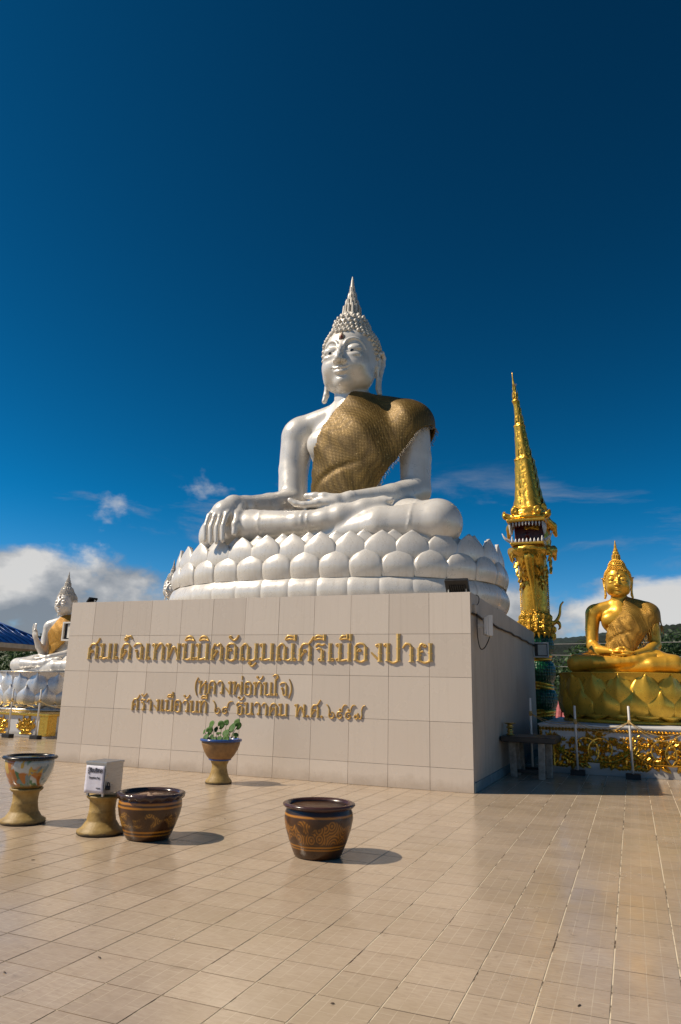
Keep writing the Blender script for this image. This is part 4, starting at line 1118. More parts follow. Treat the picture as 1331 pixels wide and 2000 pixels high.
def palmette(name, O, X, Z, N, size, parent, mat):
    bm = bmesh.new(); O, X, Z, N = Vector(O), Vector(X), Vector(Z), Vector(N)
    for row in range(4):
        z = size*(0.24*row); k = 5-row
        for i in range(k):
            a = (i-(k-1)/2)*0.55
            add_leaf(bm, O+Z*z, X*math.sin(a)+Z*math.cos(a), size*(0.40-0.03*row), size*0.15, size*0.07, N)
    add_tube(bm, [O+N*size*0.03, O+Z*size*0.9+N*size*0.04], [size*0.06, size*0.02], 6)
    for s in (-1, 1):
        for i in range(4): add_leaf(bm, O+X*s*size*0.10*i, X*s+Z*0.25*(1-i*0.3), size*0.26, size*0.13, size*0.06, N, 0.1*s)
    return from_bm(name, bm, mat, parent)
def rope(name, A, B, r, parent, mat, up, nrm, pitch=0.06):
    """twisted gilt moulding"""
    A, B, up, nrm = Vector(A), Vector(B), Vector(up), Vector(nrm); L = (B-A).length; d = (B-A).normalized()
    bm = bmesh.new(); n = int(L/pitch)
    for i in range(n):
        c = A+d*(i+0.5)*pitch
        for sg in (1, -1):
            add_leaf(bm, c+up*r*0.75*sg-d*pitch*0.6, d*1.0-up*sg*0.75, pitch*1.5, pitch*0.75, r*0.9, nrm)
    add_tube(bm, [A, B], r*0.42, 6)
    return from_bm(name, bm, mat, parent)
XA, ZA, NY = (1, 0, 0), (0, 0, 1), (0, -1, 0)
def pedestal_gold():
    root = empty('ornamented_pedestal', (1.95, 5.6, 0), 'white pedestal with gilded scroll relief beneath the gold statue', 'pedestal')
    x0, x1, y0, y1, H = 0.47, 3.55, 3.42, 7.6, 0.805
    loc = lambda x, y, z: (x-1.95, y-5.6, z)
    box('block', loc(x0, y0, 0), loc(x1, y1, H-0.03), M_WHITE, root, 0.006)
    box('top_slab', loc(x0-0.02, y0-0.02, H-0.03), loc(x1+0.02, y1+0.02, H), M_WHITE, root, 0.006)
    rope('rope_moulding', loc(x0, y0-0.004, H-0.080), loc(x1, y0-0.004, H-0.080), 0.042, root, M_ORN, ZA, NY, 0.055)
    for k, (cx, m) in enumerate(((0.80, False), (1.92, True), (2.0, False), (3.12, True))):
        scroll('acanthus_scroll', loc(cx, y0-0.003, 0.30), XA, ZA, NY, 0.66, m, root, M_ORN, 10+k)
    for k, (cx, cz, s, m) in enumerate(((0.86, 0.52, 0.30, True), (1.30, 0.60, 0.24, False), (2.62, 0.58, 0.26, True), (1.72, 0.50, 0.26, False), (2.25, 0.52, 0.26, True))):
        scroll('small_scroll', loc(cx, y0-0.003, cz), XA, ZA, NY, s, m, root, M_ORN, 30+k, 1.2)
    for cx, s in ((0.70, 0.50), (1.96, 0.52), (3.2, 0.5)):
        palmette('palmette', loc(cx, y0-0.003, 0.12), XA, ZA, NY, s, root, M_ORN)
    rope('corner_rope', loc(x0+0.03, y0-0.004, 0.02), loc(x0+0.03, y0-0.004, H-0.11), 0.035, root, M_ORN, XA, NY, 0.06)
    return root
pedestal_gold()
GS = (1.93, 5.50, 0.805)
lotus_small('gold_lotus_seat', GS, 'gold lotus seat with tall pointed petals under the gold statue', M_GOLDLOTUS)
GST = (GS[0], GS[1]-0.02, GS[2]+0.935)
build_statue('gold_buddha_statue', GST, (0.384, 0.402, 0.386), 'gold seated Buddha statue with both hands folded in its lap', 'statue', M_STGOLD, [arm_left_lap2, arm_right_lap], 0.045, 0.02, 0.085, 0.043, 0.965)
ROBE_G = [(0.35, 4.0), (0.16, 3.60), (0.02, 3.1), (-0.30, 2.72), (-0.66, 2.42), (-0.80, 1.9), (-0.86, 1.35), (-0.9, 1.0), (0.40, 1.0), (0.80, 1.45), (1.25, 2.1), (1.62, 2.55), (1.98, 2.6), (2.1, 3.9), (0.6, 4.1)]
build_robe('beaded_gold_robe', GST, (0.384, 0.402, 0.386), 'beaded gold net robe with long fringe over the gold statue', 0.045, M_ROBE2, 1.1, (0.075, 0.55, 0.014), ROBE_G)

def pedestal_left():
    ox, oy = -12.95, 5.9
    root = empty('gilded_pedestal', (ox, oy, 0), 'white pedestal with gilt corner pillars left of the tiled plinth', 'pedestal')
    x0, x1, y0, y1, H = -15.0, -10.9, 3.7, 8.0, 0.56
    loc = lambda x, y, z: (x-ox, y-oy, z)
    box('block', loc(x0, y0, 0), loc(x1, y1, H-0.05), M_WHITE, root, 0.006)
    box('top_moulding', loc(x0-0.05, y0-0.05, H-0.06), loc(x1+0.05, y1+0.05, H), M_ORN, root, 0.012)
    box('foot_moulding', loc(x0-0.02, y0-0.02, 0.0), loc(x1+0.02, y1+0.02, 0.045), M_WHITE, root, 0.01)
    for cx, cy in ((x1-0.12, y0), (x0+0.12, y0), (-12.95, y0)):
        box('pillar', loc(cx-0.12, cy-0.03, 0.045), loc(cx+0.14, cy+0.06, H-0.06), M_ORN, root, 0.008)
    box('side_pillar', loc(x1-0.06, y0+0.0, 0.045), loc(x1+0.03, y0+0.26, H-0.061), M_ORN, root, 0.008)
    for k in range(6):
        scroll('acanthus_scroll', loc(-11.35-0.42*k, y0-0.003, 0.22), XA, ZA, NY, 0.44, k % 2 == 0, root, M_ORN, 50+k)
    for k in range(4):
        scroll('side_scroll', loc(x1+0.003, y0+0.62+0.62*k, 0.22), (0, 1, 0), ZA, (1, 0, 0), 0.44, k % 2 == 1, root, M_ORN, 70+k)
    for k in range(4): palmette('palmette', loc(-11.55-0.8*k, y0-0.003, 0.08), XA, ZA, NY, 0.36, root, M_ORN)
    return root
pedestal_left()
LS = (-12.86, 5.75, 0.56)
lotus_small('silver_lotus_seat', LS, 'silver lotus seat with pointed petals left of the plinth', M_SILVER, 1.50, 1.35, 17, None, 1.0)
LST = (LS[0], LS[1]+0.05, LS[2]+1.0)
build_statue('white_buddha_statue', LST, 0.405, 'white seated Buddha statue at the left edge with one hand raised', 'statue', M_PEARL, [arm_left_lap, arm_right_raised], 0.045, 0.02, 0.085, 0.043, 0.98)
ROBE_L = [(0.3, 4.0), (-0.15, 3.55), (-0.70, 2.75), (-0.95, 2.2), (-0.9, 1.0), (-0.35, 1.0), (0.5, 1.7), (1.3, 2.4), (1.98, 2.7), (2.1, 3.9), (0.6, 4.1)]
build_robe('saffron_robe', LST, 0.405, 'saffron gold cloth robe on the white statue with a raised hand', 0.045, M_ROBE3, 0.8, None, ROBE_L)
# a further statue of the row, mostly hidden behind the plinth
BS = (-11.36, 8.75, 2.36)
box('plain_pedestal', (BS[0]-1.4, BS[1]-1.3, 0), (BS[0]+1.4, BS[1]+1.5, BS[2]-0.92), M_WHITE, None, 0.01)
tag(bpy.data.objects['plain_pedestal'], 'plain white pedestal behind the left end of the plinth', 'pedestal')
lotus_small('plain_lotus_seat', (BS[0], BS[1], BS[2]-0.93), 'lotus seat behind the left end of the plinth', M_SILVER)
build_statue('far_buddha_statue', BS, 0.405, 'white statue peeking out from behind the lotus seat, only its face showing', 'statue', M_PEARL, [arm_left_lap, arm_right_lap], 0.06, 0.02, 0.085, 0.043)
# ------------------------------------------------------------------ the naga behind the plinth
def mat_scales(name, col, col2, sc=16):
    k = NT(name); v = k.coord('Object')
    vo = k.n('ShaderNodeTexVoronoi'); vo.inputs['Scale'].default_value = sc; vo.inputs['Randomness'].default_value = 0.3
    mp = k.n('ShaderNodeMapping'); k.l(v, mp.inputs[0]); mp.inputs['Scale'].default_value = (1, 1, 0.8); k.l(mp.outputs[0], vo.inputs['Vector'])
    k.base(k.mix(k.rng(vo.outputs['Distance'], 0.1, 0.6), col2, col)); k.set(roughness=0.30, metallic=0.0)
    k.bump(k.math('SUBTRACT', 1.0, vo.outputs['Distance']), 0.9, 0.03); return k.m
M_SCALE = mat_scales('green_glass_scales', (0.003, 0.045, 0.018), (0.010, 0.14, 0.055))
M_NGOLD = mat_gold('naga_gold_relief', (0.80, 0.46, 0.055), 0.30, 0.28, 9, 0.04, 0.4, metal=0.68)
M_NGOLD2 = mat_gold('naga_fine_gold_relief', (0.80, 0.46, 0.055), 0.28, 0.9, 20, 0.05, 0.5, True, metal=0.72)
M_MOUTH = simple('dark_red_mouth', (0.085, 0.010, 0.010), 0.35, var=0.4)
M_TOOTH = simple('white_tooth_paint', (0.72, 0.70, 0.68), 0.3, var=0.1)
NX, NYY = -0.06, 7.95
naga = empty('naga_statue', (NX, NYY, 0), 'tall naga serpent statue with golden spire crest and green scaled body', 'statue'); naga.scale = (0.89, 0.92, 1.0)
# coiled column
prof = [(0.60, 0.0), (0.62, 0.10), (0.50, 0.22)]
z = 0.22
for k in range(4):
    r = 0.53-0.015*k
    for t in (0.0, 0.08, 0.2, 0.35, 0.5, 0.65, 0.8, 0.92): prof.append((r-0.19*abs(2*t-1)**2.6, z+t*0.64))
    z += 0.64
prof += [(0.34, z), (0.33, z+0.2)]
lathe('coiled_body', prof, M_SCALE, naga, 40)
for k in range(5):
    zc = 0.22+0.64*k
    bm = bmesh.new(); tilt = 0.16*(1 if k % 2 else -1); r = 0.42-0.014*k
    pts = [(r*math.cos(a), r*math.sin(a), zc+tilt*math.cos(a)*0.4) for a in [2*PI*i/40 for i in range(41)]]
    for dz, rr in ((-0.075, 0.035), (0.0, 0.055), (0.08, 0.035)): add_tube(bm, [(x, y, z_+dz) for x, y, z_ in pts], rr, 6, False)
    from_bm('gold_band', bm, M_NGOLD, naga, True)
# neck, scaled at the back, gilt belly plates in front
lathe('neck', [(0.33, 2.7), (0.345, 3.0), (0.335, 3.6), (0.36, 4.1), (0.38, 4.4), (0.30, 4.6)], M_SCALE, naga, 32, (0.03, 0.05, 0))
bm = bmesh.new(); rows = []
for i in range(22):
    zz = 2.85+1.75*i/21; rows.append([bm.verts.new((0.03+(0.355+0.03*max(0, zz-3.9)+0.010*((i % 2)))*math.sin(a), 0.05-(0.37+0.012*(i % 2)+0.05*max(0, zz-3.9))*math.cos(a), zz)) for a in np.linspace(-1.35, 1.35, 15)])
for a, b in zip(rows, rows[1:]):
    for i in range(14): bm.faces.new((a[i], a[i+1], b[i+1], b[i]))
from_bm('belly_plates', bm, M_NGOLD, naga, True)
for s in (-1, 1):
    bm = bmesh.new()
    for i in range(26):
        zz = 2.95+1.35*i/25; a = s*1.36; p = Vector((0.03+0.36*math.sin(a), 0.05-0.37*math.cos(a), zz))
        add_leaf(bm, p, Vector((0.35*s, 0.1, 1)), 0.085, 0.06, 0.03, Vector((s*0.9, -0.4, 0)).normalized())
    from_bm('serrated_edge', bm, M_NGOLD, naga)
# collar
def rip(a, i): return 0.035*math.sin(a*11+i*1.7)*(1 if 0 < i < 7 else 0)
lathe('collar', [(0.36, 3.28), (0.40, 3.16), (0.435, 3.05), (0.455, 2.96), (0.47, 2.90), (0.50, 2.84), (0.505, 2.78), (0.46, 2.72), (0.41, 2.66)], M_NGOLD2, naga, 66, (0.02, 0.03, 0), 1, 1, False, rip)
bm = bmesh.new()
for row, (zz, L, n) in enumerate(((3.20, 0.17, 14), (3.06, 0.17, 16), (2.92, 0.18, 18), (2.78, 0.20, 22))):
    for k in range(n):
        a = 2*PI*(k+0.5*(row % 2))/n; nr = Vector((math.cos(a), math.sin(a), 0)); rr = 0.40+0.045*row if row < 3 else 0.47
        add_leaf(bm, Vector((0.02, 0.03, zz))+nr*rr, Vector((0, 0, -1))+nr*0.12, L, 2.9/n*0.62, 0.05, nr)
from_bm('collar_leaves', bm, M_NGOLD, naga)
# head
def naga_head():
    V = Vol((-0.85, -1.05, 3.75), (0.95, 0.75, 6.2), 0.024)
    # lower jaw and throat
    V.chain([(0.03, 0.05, 3.95), (0.02, -0.10, 4.30), (0.0, -0.28, 4.62)], [0.24, 0.32, 0.40], 0.12)
    V.ell((-0.02, -0.42, 4.72), (0.48, 0.42, 0.17), 0.10)
    # skull behind the mouth and upper snout
    V.ell((0.05, 0.10, 5.10), (0.46, 0.42, 0.62), 0.15)
    V.ell((-0.02, -0.36, 5.50), (0.56, 0.52, 0.13), 0.06)
    V.ell((-0.02, -0.20, 5.68), (0.46, 0.42, 0.20), 0.08)
    # mouth cavity
    V.ell((-0.02, -0.62, 5.09), (0.47, 0.62, 0.235), 0.05, sub=True)
    for s in (-1, 1):
        V.chain([(s*0.42-0.02, -0.62, 5.50), (s*0.58-0.02, -0.66, 5.56), (s*0.62-0.02, -0.62, 5.66)], [0.10, 0.075, 0.04], 0.04)
        V.ell((s*0.30-0.02, -0.74, 5.66), (0.12, 0.09, 0.12), 0.03)
        V.ell((s*0.30-0.02, -0.84, 5.665), (0.05, 0.05, 0.05), 0.02, sub=True)
        V.chain([(s*0.46, -0.1, 5.5), (s*0.60, 0.12, 5.40), (s*0.66, 0.3, 5.20)], [0.12, 0.10, 0.05], 0.05)
        V.chain([(s*0.46, -0.1, 4.75), (s*0.58, 0.12, 4.80), (s*0.60, 0.30, 4.60)], [0.12, 0.10, 0.05], 0.05)
        V.ell((s*0.36, -0.10, 5.86), (0.13, 0.15, 0.12), 0.05)
    X, Y, Z = V.ax[0][:, None, None], V.ax[1][None, :, None], V.ax[2][None, None, :]
    V.D = (V.D+0.006*np.sin(X*34)*np.sin(Z*30+Y*20)).astype(np.float32)
    return V.nets(1)
P_, Q_ = naga_head(); from_np('head', P_, Q_, M_NGOLD, naga)
box('lip_band', (-0.54, -0.90, 5.36), (0.50, -0.30, 5.44), M_NGOLD, naga, 0.03)
box('jaw_band', (-0.47, -0.82, 4.80), (0.43, -0.25, 4.87), M_NGOLD, naga, 0.03)
P_ = [(-0.42, 4.87), (0.38, 4.87), (0.40, 5.36), (-0.44, 5.36)]
bm = bmesh.new(); add_box(bm, (-0.42, -0.25, 4.85), (0.38, -0.02, 5.38), 0.04); add_box(bm, (-0.43, -0.70, 4.862), (0.39, -0.2, 4.885)); add_box(bm, (-0.46, -0.76, 5.335), (0.42, -0.2, 5.358))
from_bm('mouth_lining', bm, M_MOUTH, naga)
tube('tongue', spline([(-0.02, -0.2, 4.95), (-0.02, -0.45, 5.0), (-0.03, -0.62, 5.08), (-0.04, -0.70, 5.04)], 10), [0.09, 0.09, 0.088, 0.085, 0.08, 0.075, 0.065, 0.055, 0.04, 0.02], M_MOUTH, naga)
def tooth(p, L, r, up):
    bm = bmesh.new(); add_lathe(bm, [(r, 0), (r*0.85, L*0.4), (r*0.45, L*0.8), (r*0.06, L)], 8)
    o = from_bm('tooth', bm, M_TOOTH, naga, True); o.location = p
    if not up: o.rotation_euler = (PI, 0, 0)
for i in range(11):
    t = i/10*2-1
    L = 0.10+0.03*abs(t)+(0.08 if i in (0, 10) else 0)
    tooth((-0.02+t*0.44, -0.85+0.06*t*t, 5.36), L, 0.030, False)
for i in range(9):
    t = i/8*2-1
    L = 0.11+(0.07 if i in (0, 8) else 0)
    tooth((-0.02+t*0.40, -0.78+0.06*t*t, 4.86), L, 0.036, True)
for s in (-1, 1):
    for q in range(3):
        tooth((s*0.45-0.02, -0.66+0.17*q, 5.36), 0.30-0.04*q, 0.045, False); tooth((s*0.42-0.02, -0.60+0.17*q, 4.86), 0.16, 0.04, True)
for s in (-1, 1):
    tube('tusk', spline([(s*0.46-0.02, -0.6, 4.92), (s*0.60-0.02, -0.66, 5.0), (s*0.68-0.02, -0.66, 5.13)], 8), [0.042, 0.041, 0.039, 0.035, 0.030, 0.024, 0.017, 0.007], M_TOOTH, naga)
# beard that hangs from the chin, cheek leaves
tube('beard', spline([(0.0, -0.62, 4.62), (0.01, -0.52, 4.25), (0.04, -0.40, 3.9), (0.06, -0.38, 3.55), (0.07, -0.36, 3.22)], 14), [0.16, 0.15, 0.135, 0.12, 0.105, 0.095, 0.085, 0.075, 0.065, 0.055, 0.045, 0.035, 0.022, 0.008], M_NGOLD, naga)
for s in (-1, 1):
    bm = bmesh.new(); r_ = random.Random(4+s)
    for i in range(34):
        t = r_.random(); a = s*(0.25+1.5*r_.random())
        zz = 3.9+0.85*t; rr = 0.30+0.19*t
        p = Vector((0.02+rr*math.sin(a), -0.12-0.16*t-rr*math.cos(a)*0.75, zz)); nr = Vector((math.sin(a), -math.cos(a), -0.3)).normalized()
        add_leaf(bm, p, Vector((0.3*s, 0.0, -1 if r_.random() < 0.7 else 0.6)), r_.uniform(0.12, 0.22), 0.09, 0.05, nr, r_.uniform(-.2, .2))
    from_bm('cheek_leaves', bm, M_NGOLD, naga)
    bm = bmesh.new()
    for i in range(9):
        zz = 4.2+0.17*i
        add_leaf(bm, Vector((s*0.42+0.02, 0.14, zz)), Vector((s*0.35, 0.6, 0.75)), 0.26, 0.16, 0.05, Vector((s*0.8, -0.5, 0.1)).normalized(), 0.1*s)
    from_bm('mane', bm, M_NGOLD, naga)
# spire crest
crest = [(0.06, 0.0, 5.70, 0.46), (0.0, 0.02, 5.95, 0.41), (-0.03, 0.03, 6.35, 0.345), (-0.06, 0.03, 6.75, 0.295), (-0.09, 0.03, 7.12, 0.262), (-0.10, 0.03, 7.18, 0.275), (-0.11, 0.02, 7.28, 0.215), (-0.16, 0.0, 7.75, 0.17), (-0.19, 0.0, 8.06, 0.15), (-0.195, 0.0, 8.12, 0.16), (-0.20, 0.0, 8.22, 0.115), (-0.25, -0.03, 8.68, 0.082), (-0.28, -0.05, 8.82, 0.095), (-0.285, -0.05, 8.90, 0.058), (-0.31, -0.06, 9.25, 0.035), (-0.345, -0.08, 9.66, 0.006)]
bm = bmesh.new(); rings = []
cs = [(np.array(c)) for c in spline(crest, 90)]
for i, c in enumerate(cs):
    ring = []
    for k in range(28):
        a = 2*PI*k/28; sq = 1/(abs(math.cos(a))**5+abs(math.sin(a))**5)**0.2
        rr = c[3]*sq*0.90*(1+0.05*math.sin(a*8+i*0.9)*math.sin(i*0.55))
        ring.append(bm.verts.new((c[0]+rr*math.cos(a+PI/4+0.3), c[1]+rr*math.sin(a+PI/4+0.3), c[2])))
    rings.append(ring)
for a, b in zip(rings, rings[1:]):
    for k in range(28): bm.faces.new((a[k], a[(k+1) % 28], b[(k+1) % 28], b[k]))
bm.faces.new(rings[-1])
from_bm('spire_crest', bm, M_NGOLD, naga, True)
bm = bmesh.new()
for row in range(15):
    zz = 5.85+row*0.23; c = [np.interp(zz, [q[2] for q in crest], [q[i] for q in crest]) for i in (0, 1, 3)]
    for k in range(4):
        for sd in (-0.35, 0.0, 0.35):
            a = PI/2*k+0.3+sd*0.9; nr = Vector((math.cos(a), math.sin(a), 0.08)).normalized()
            add_leaf(bm, Vector((c[0], c[1], zz))+nr*c[2]*0.86, Vector((math.sin(a)*-sd*0.8, math.cos(a)*sd*0.8, 1)), 0.26, c[2]*0.5, 0.014, nr, sd*0.2)
from_bm('crest_leaves', bm, M_NGOLD, naga)
# flourish at the side and a base ring
bm = bmesh.new()
F1 = spline([(0.36, 0.02, 2.72), (0.46, 0.05, 2.95), (0.56, 0.05, 3.02), (0.66, 0.06, 3.18), (0.70, 0.06, 3.40), (0.78, 0.06, 3.50)], 20)
add_tube(bm, F1, [0.07*(1-0.04*i) if i < 18 else 0.02 for i in range(20)], 8)
add_tube(bm, spline([(0.56, 0.05, 3.02), (0.64, 0.05, 2.98), (0.66, 0.05, 2.88), (0.61, 0.05, 2.82)], 10), [0.05, 0.05, 0.048, 0.045, 0.04, 0.036, 0.03, 0.026, 0.02, 0.008], 8)
add_tube(bm, spline([(0.34, 0.02, 2.35), (0.42, 0.03, 2.55), (0.44, 0.03, 2.8)], 8), [0.03, 0.05, 0.06, 0.07, 0.07, 0.07, 0.06, 0.05], 8)
from_bm('flame_flourish', bm, M_NGOLD, naga, True)
# ------------------------------------------------------------------ jars and pots
def glaze(name, stops, rough=0.15, bands=None, motif=None):
    """glazed pottery; colour zones by height plus painted motif"""
    k = NT(name); tcn = k.n('ShaderNodeTexCoord'); sp = k.n('ShaderNodeSeparateXYZ'); k.l(tcn.outputs['Object'], sp.inputs[0]); v = tcn.outputs['Object']
    z = sp.outputs[2]; ang = k.math('ARCTAN2', sp.outputs[0], sp.outputs[1])
    n = k.noise(v, 6, 6, 0.65)
    zz = k.math('ADD', z, k.math('MULTIPLY', k.math('SUBTRACT', n, 0.5), 0.012))
    c = k.ramp(k.noise(v, 9, 6, 0.65), stops)
    if motif:
        z0, z1, freq, colr, kind = motif
        cb = k.n('ShaderNodeCombineXYZ'); k.l(k.math('MULTIPLY', ang, 0.32), cb.inputs[0]); k.l(z, cb.inputs[1])
        vo = k.n('ShaderNodeTexVoronoi', voronoi_dimensions='2D'); vo.inputs['Scale'].default_value = freq; vo.inputs['Randomness'].default_value = 0.55; k.l(cb.outputs[0], vo.inputs['Vector'])
        w = k.math('SINE', k.math('MULTIPLY', vo.outputs['Distance'], 30.0 if kind == 'cloud' else 24.0))
        wob = k.noise(v, 16, 4, 0.6)
        line = k.rng(k.math('ADD', w, k.math('MULTIPLY', k.math('SUBTRACT', wob, 0.5), 1.2)), 0.05, 0.35)
        edge = k.math('ADD', z1, k.math('MULTIPLY', k.math('SINE', k.math('MULTIPLY', ang, 7.0)), 0.028))
        m = k.math('MULTIPLY', k.rng(z, z0, z0+0.02), k.rng(k.math('SUBTRACT', edge, z), 0.0, 0.012))
        gap = k.rng(k.noise(v, 4.5, 3, 0.6, 0.5), 0.40, 0.47)
        c = k.mix(k.math('MULTIPLY', k.math('MULTIPLY', m, line), k.math('MULTIPLY', gap, 0.85)), c, colr)
        c = k.mix(k.math('MULTIPLY', k.math('MULTIPLY', m, gap), 0.22), c, colr)
    for a, b, col in (bands or []):
        m = k.math('MULTIPLY', k.rng(zz, a-0.004, a+0.004), k.rng(zz, b-0.004, b+0.004, 1, 0))
        c = k.mix(m, c, col)
    k.base(c); k.set(roughness=k.rng(n, 0.3, 0.7, rough*0.7, rough*1.6)); k.b.inputs['Coat Weight'].default_value = 0.08
    k.bump(k.noise(v, 14, 4), 0.12, 0.01); return k.m
OCH = (0.42, 0.17, 0.012)
def dragon_jar(name, loc, label, R, H, mat, rimmat, wavy, fill=None, rot=0.0):
    root = empty(name, loc, label, 'jar', 'glazed dragon jars on the courtyard'); root.rotation_euler = (0, 0, rot)
    body = [(R*0.60, 0.0), (R*0.645, 0.012), (R*0.70, H*0.12), (R*0.80, H*0.30), (R*0.90, H*0.52), (R*0.945, H*0.70), (R*0.93, H*0.82), (R*0.88, H*0.90), (R*0.87, H*0.93)]
    inner = [(R*0.84, H*0.95), (R*0.82, H*0.86), (R*0.86, H*0.65), (R*0.75, H*0.25), (R*0.5, H*0.16), (0.002, H*0.15)]
    lathe('body', body, mat, root, 56)
    rim = [(R*0.855, H*0.90), (R*0.95, H*0.915), (R*1.0, H*0.955), (R*0.99, H*0.985), (R*0.93, H*1.0), (R*0.86, H*0.99), (R*0.83, H*0.95)]
    if wavy:
        bm = bmesh.new(); seg = 80; rings = []
        for i, (r, z) in enumerate(rim):
            ring = []
            for k in range(seg):
                a = 2*PI*k/seg; wv = abs(math.sin(a*9))**0.7
                dz = -0.030*(1-wv) if i in (1, 2) else 0; dr = 1+0.02*wv if i in (1, 2, 3) else 1
                if i == 0: dz = -0.03
                ring.append(bm.verts.new((r*dr*math.cos(a), r*dr*math.sin(a), z+dz)))
            rings.append(ring)
        for a, b in zip(rings, rings[1:]):
            for k in range(seg): bm.faces.new((a[k], a[(k+1) % seg], b[(k+1) % seg], b[k]))
        from_bm('rim', bm, rimmat, root, True)
    else: lathe('rim', rim, rimmat, root, 56, cap=False)
    lathe('lining', inner, M_JARIN, root, 48, cap=False)
    if fill:
        bm = bmesh.new(); rings = []
        for i in range(7):
            r = R*0.82*(1-i/6); rings.append([bm.verts.new((r*math.cos(2*PI*k/30)+0.001, r*math.sin(2*PI*k/30), H*0.80+0.055*(i/6)**0.8+0.02*math.sin(k*0.7+i)*(i < 6))) for k in range(30)])
        for a, b in zip(rings, rings[1:]):
            for k in range(30): bm.faces.new((a[k], a[(k+1) % 30], b[(k+1) % 30], b[k]))
        tag(from_bm('sand', bm, fill, root, True), kind='stuff')
    return root
M_JARIN = simple('dull_red_brown_lining', (0.075, 0.032, 0.022), 0.45, var=0.3)
M_RIM1 = simple('dark_plum_glaze_rim', (0.060, 0.026, 0.022), 0.22, var=0.25)
M_RIM2 = simple('mottled_plum_glaze_rim', (0.050, 0.030, 0.028), 0.16, var=0.45, scale=14)
BRN = [(0.3, (0.035, 0.013, 0.003)), (0.7, (0.085, 0.034, 0.007))]
M_JAR1 = glaze('brown_jar_glaze_clouds', BRN, 0.30, [(0.315, 0.330, OCH), (0.096, 0.107, OCH), (0.076, 0.084, OCH), (0.335, 0.365, (0.020, 0.009, 0.004))], (0.115, 0.275, 9.0, (0.36, 0.145, 0.014), 'cloud'))
M_JAR2 = glaze('brown_jar_glaze_dragon', BRN, 0.28, [(0.300, 0.318, OCH), (0.268, 0.284, OCH), (0.072, 0.086, OCH), (0.044, 0.055, OCH)], (0.105, 0.215, 13.0, (0.40, 0.20, 0.03), 'scale'))
M_SAND = simple('incense_sand', (0.33, 0.22, 0.15), 0.95, var=0.3, scale=30, bump=0.5, bscale=120)
dragon_jar('dragon_jar', (-0.40, -4.27, 0), 'empty brown glazed jar with gold cloud motif, standing alone in the middle', 0.296, 0.405, M_JAR1, M_RIM1, False, None, 0.6)
dragon_jar('sand_jar', (-1.985, -4.36, 0), 'brown glazed jar with scalloped rim, filled with sand, beside the metal box', 0.292, 0.385, M_JAR2, M_RIM2, True, M_SAND, 2.2)

# pedestal stands
M_STAND = NT('yellow_ochre_stand_paint'); _v = M_STAND.coord('Object'); _n = M_STAND.noise(_v, 10, 6, 0.7); _s = M_STAND.n('ShaderNodeSeparateXYZ'); M_STAND.l(_v, _s.inputs[0])
_c = M_STAND.ramp(_n, [(0.3, (0.20, 0.125, 0.030)), (0.5, (0.33, 0.215, 0.060)), (0.7, (0.42, 0.29, 0.10))])
_d = M_STAND.rng(M_STAND.math('ADD', _s.outputs[2], M_STAND.math('MULTIPLY', _n, -0.05)), -0.012, 0.006, 1, 0)
_c = M_STAND.mix(M_STAND.math('MULTIPLY', M_STAND.rng(M_STAND.noise(_v, 22, 6, 0.7), 0.56, 0.68), 0.6), _c, (0.16, 0.10, 0.03))
M_STAND.base(M_STAND.mix(_d, _c, (0.035, 0.026, 0.016))); M_STAND.set(roughness=0.55); M_STAND.bump(M_STAND.noise(_v, 40, 5), 0.3, 0.01); M_STAND = M_STAND.m
def stand(parent, H, R, top, name='stand'):
    pr = [(R*0.96, 0.0), (R*1.0, 0.010), (R*0.99, 0.035), (R*0.80, H*0.18), (R*0.66, H*0.32), (R*0.63, H*0.34), (R*0.62, H*0.37), (R*0.565, H*0.55), (R*0.575, H*0.575), (R*0.55, H*0.60), (R*0.56, H*0.75), (top*0.80, H*0.88), (top*0.97, H*0.94), (top, H*0.965), (top, H)]
    return lathe(name, pr, M_STAND, parent, 40)
# painted bowl on stand
M_FISH = NT('painted_porcelain_bowl'); k = M_FISH; _v = k.coord('Object'); _s = k.n('ShaderNodeSeparateXYZ'); k.l(_v, _s.inputs[0])
_mp = k.n('ShaderNodeMapping'); k.l(_v, _mp.inputs[0]); _mp.inputs['Rotation'].default_value = (0.4, 0.7, 0.2); _mp.inputs['Scale'].default_value = (1.6, 1.0, 0.75)
_c = k.ramp(k.noise(_v, 5, 5, 0.6), [(0.35, (0.34, 0.40, 0.40)), (0.65, (0.52, 0.56, 0.55))])
for _sd, _sc, _lo, _hi, _cl in ((1.3, 7.0, 0.55, 0.59, (0.05, 0.17, 0.08)), (5.7, 6.0, 0.55, 0.585, (0.40, 0.14, 0.02)), (9.1, 9.0, 0.57, 0.60, (0.52, 0.34, 0.05)), (3.3, 11.0, 0.60, 0.63, (0.16, 0.24, 0.26))):
    _of = k.n('ShaderNodeVectorMath', operation='ADD'); k.l(_mp.outputs[0], _of.inputs[0]); _of.inputs[1].default_value = (_sd, _sd*0.7, _sd*1.9)
    _c = k.mix(k.rng(k.noise(_of.outputs[0], _sc*0.62, 2, 0.5, 0.9), _lo, _hi), _c, _cl)
_c = k.mix(k.math('MULTIPLY', k.rng(k.noise(_v, 30, 4, 0.7), 0.55, 0.7), 0.5), _c, (0.12, 0.13, 0.09))
_c = k.mix(k.rng(_s.outputs[2], 0.02, 0.05, 1, 0), _c, (0.20, 0.12, 0.03))
k.base(_c); k.set(roughness=0.14); k.b.inputs['Coat Weight'].default_value = 0.4; M_FISH = k.m
M_DARKRIM = simple('black_brown_rim_glaze', (0.020, 0.016, 0.013), 0.25, var=0.4)
M_WATER = simple('still_dark_water', (0.02, 0.03, 0.025), 0.05)
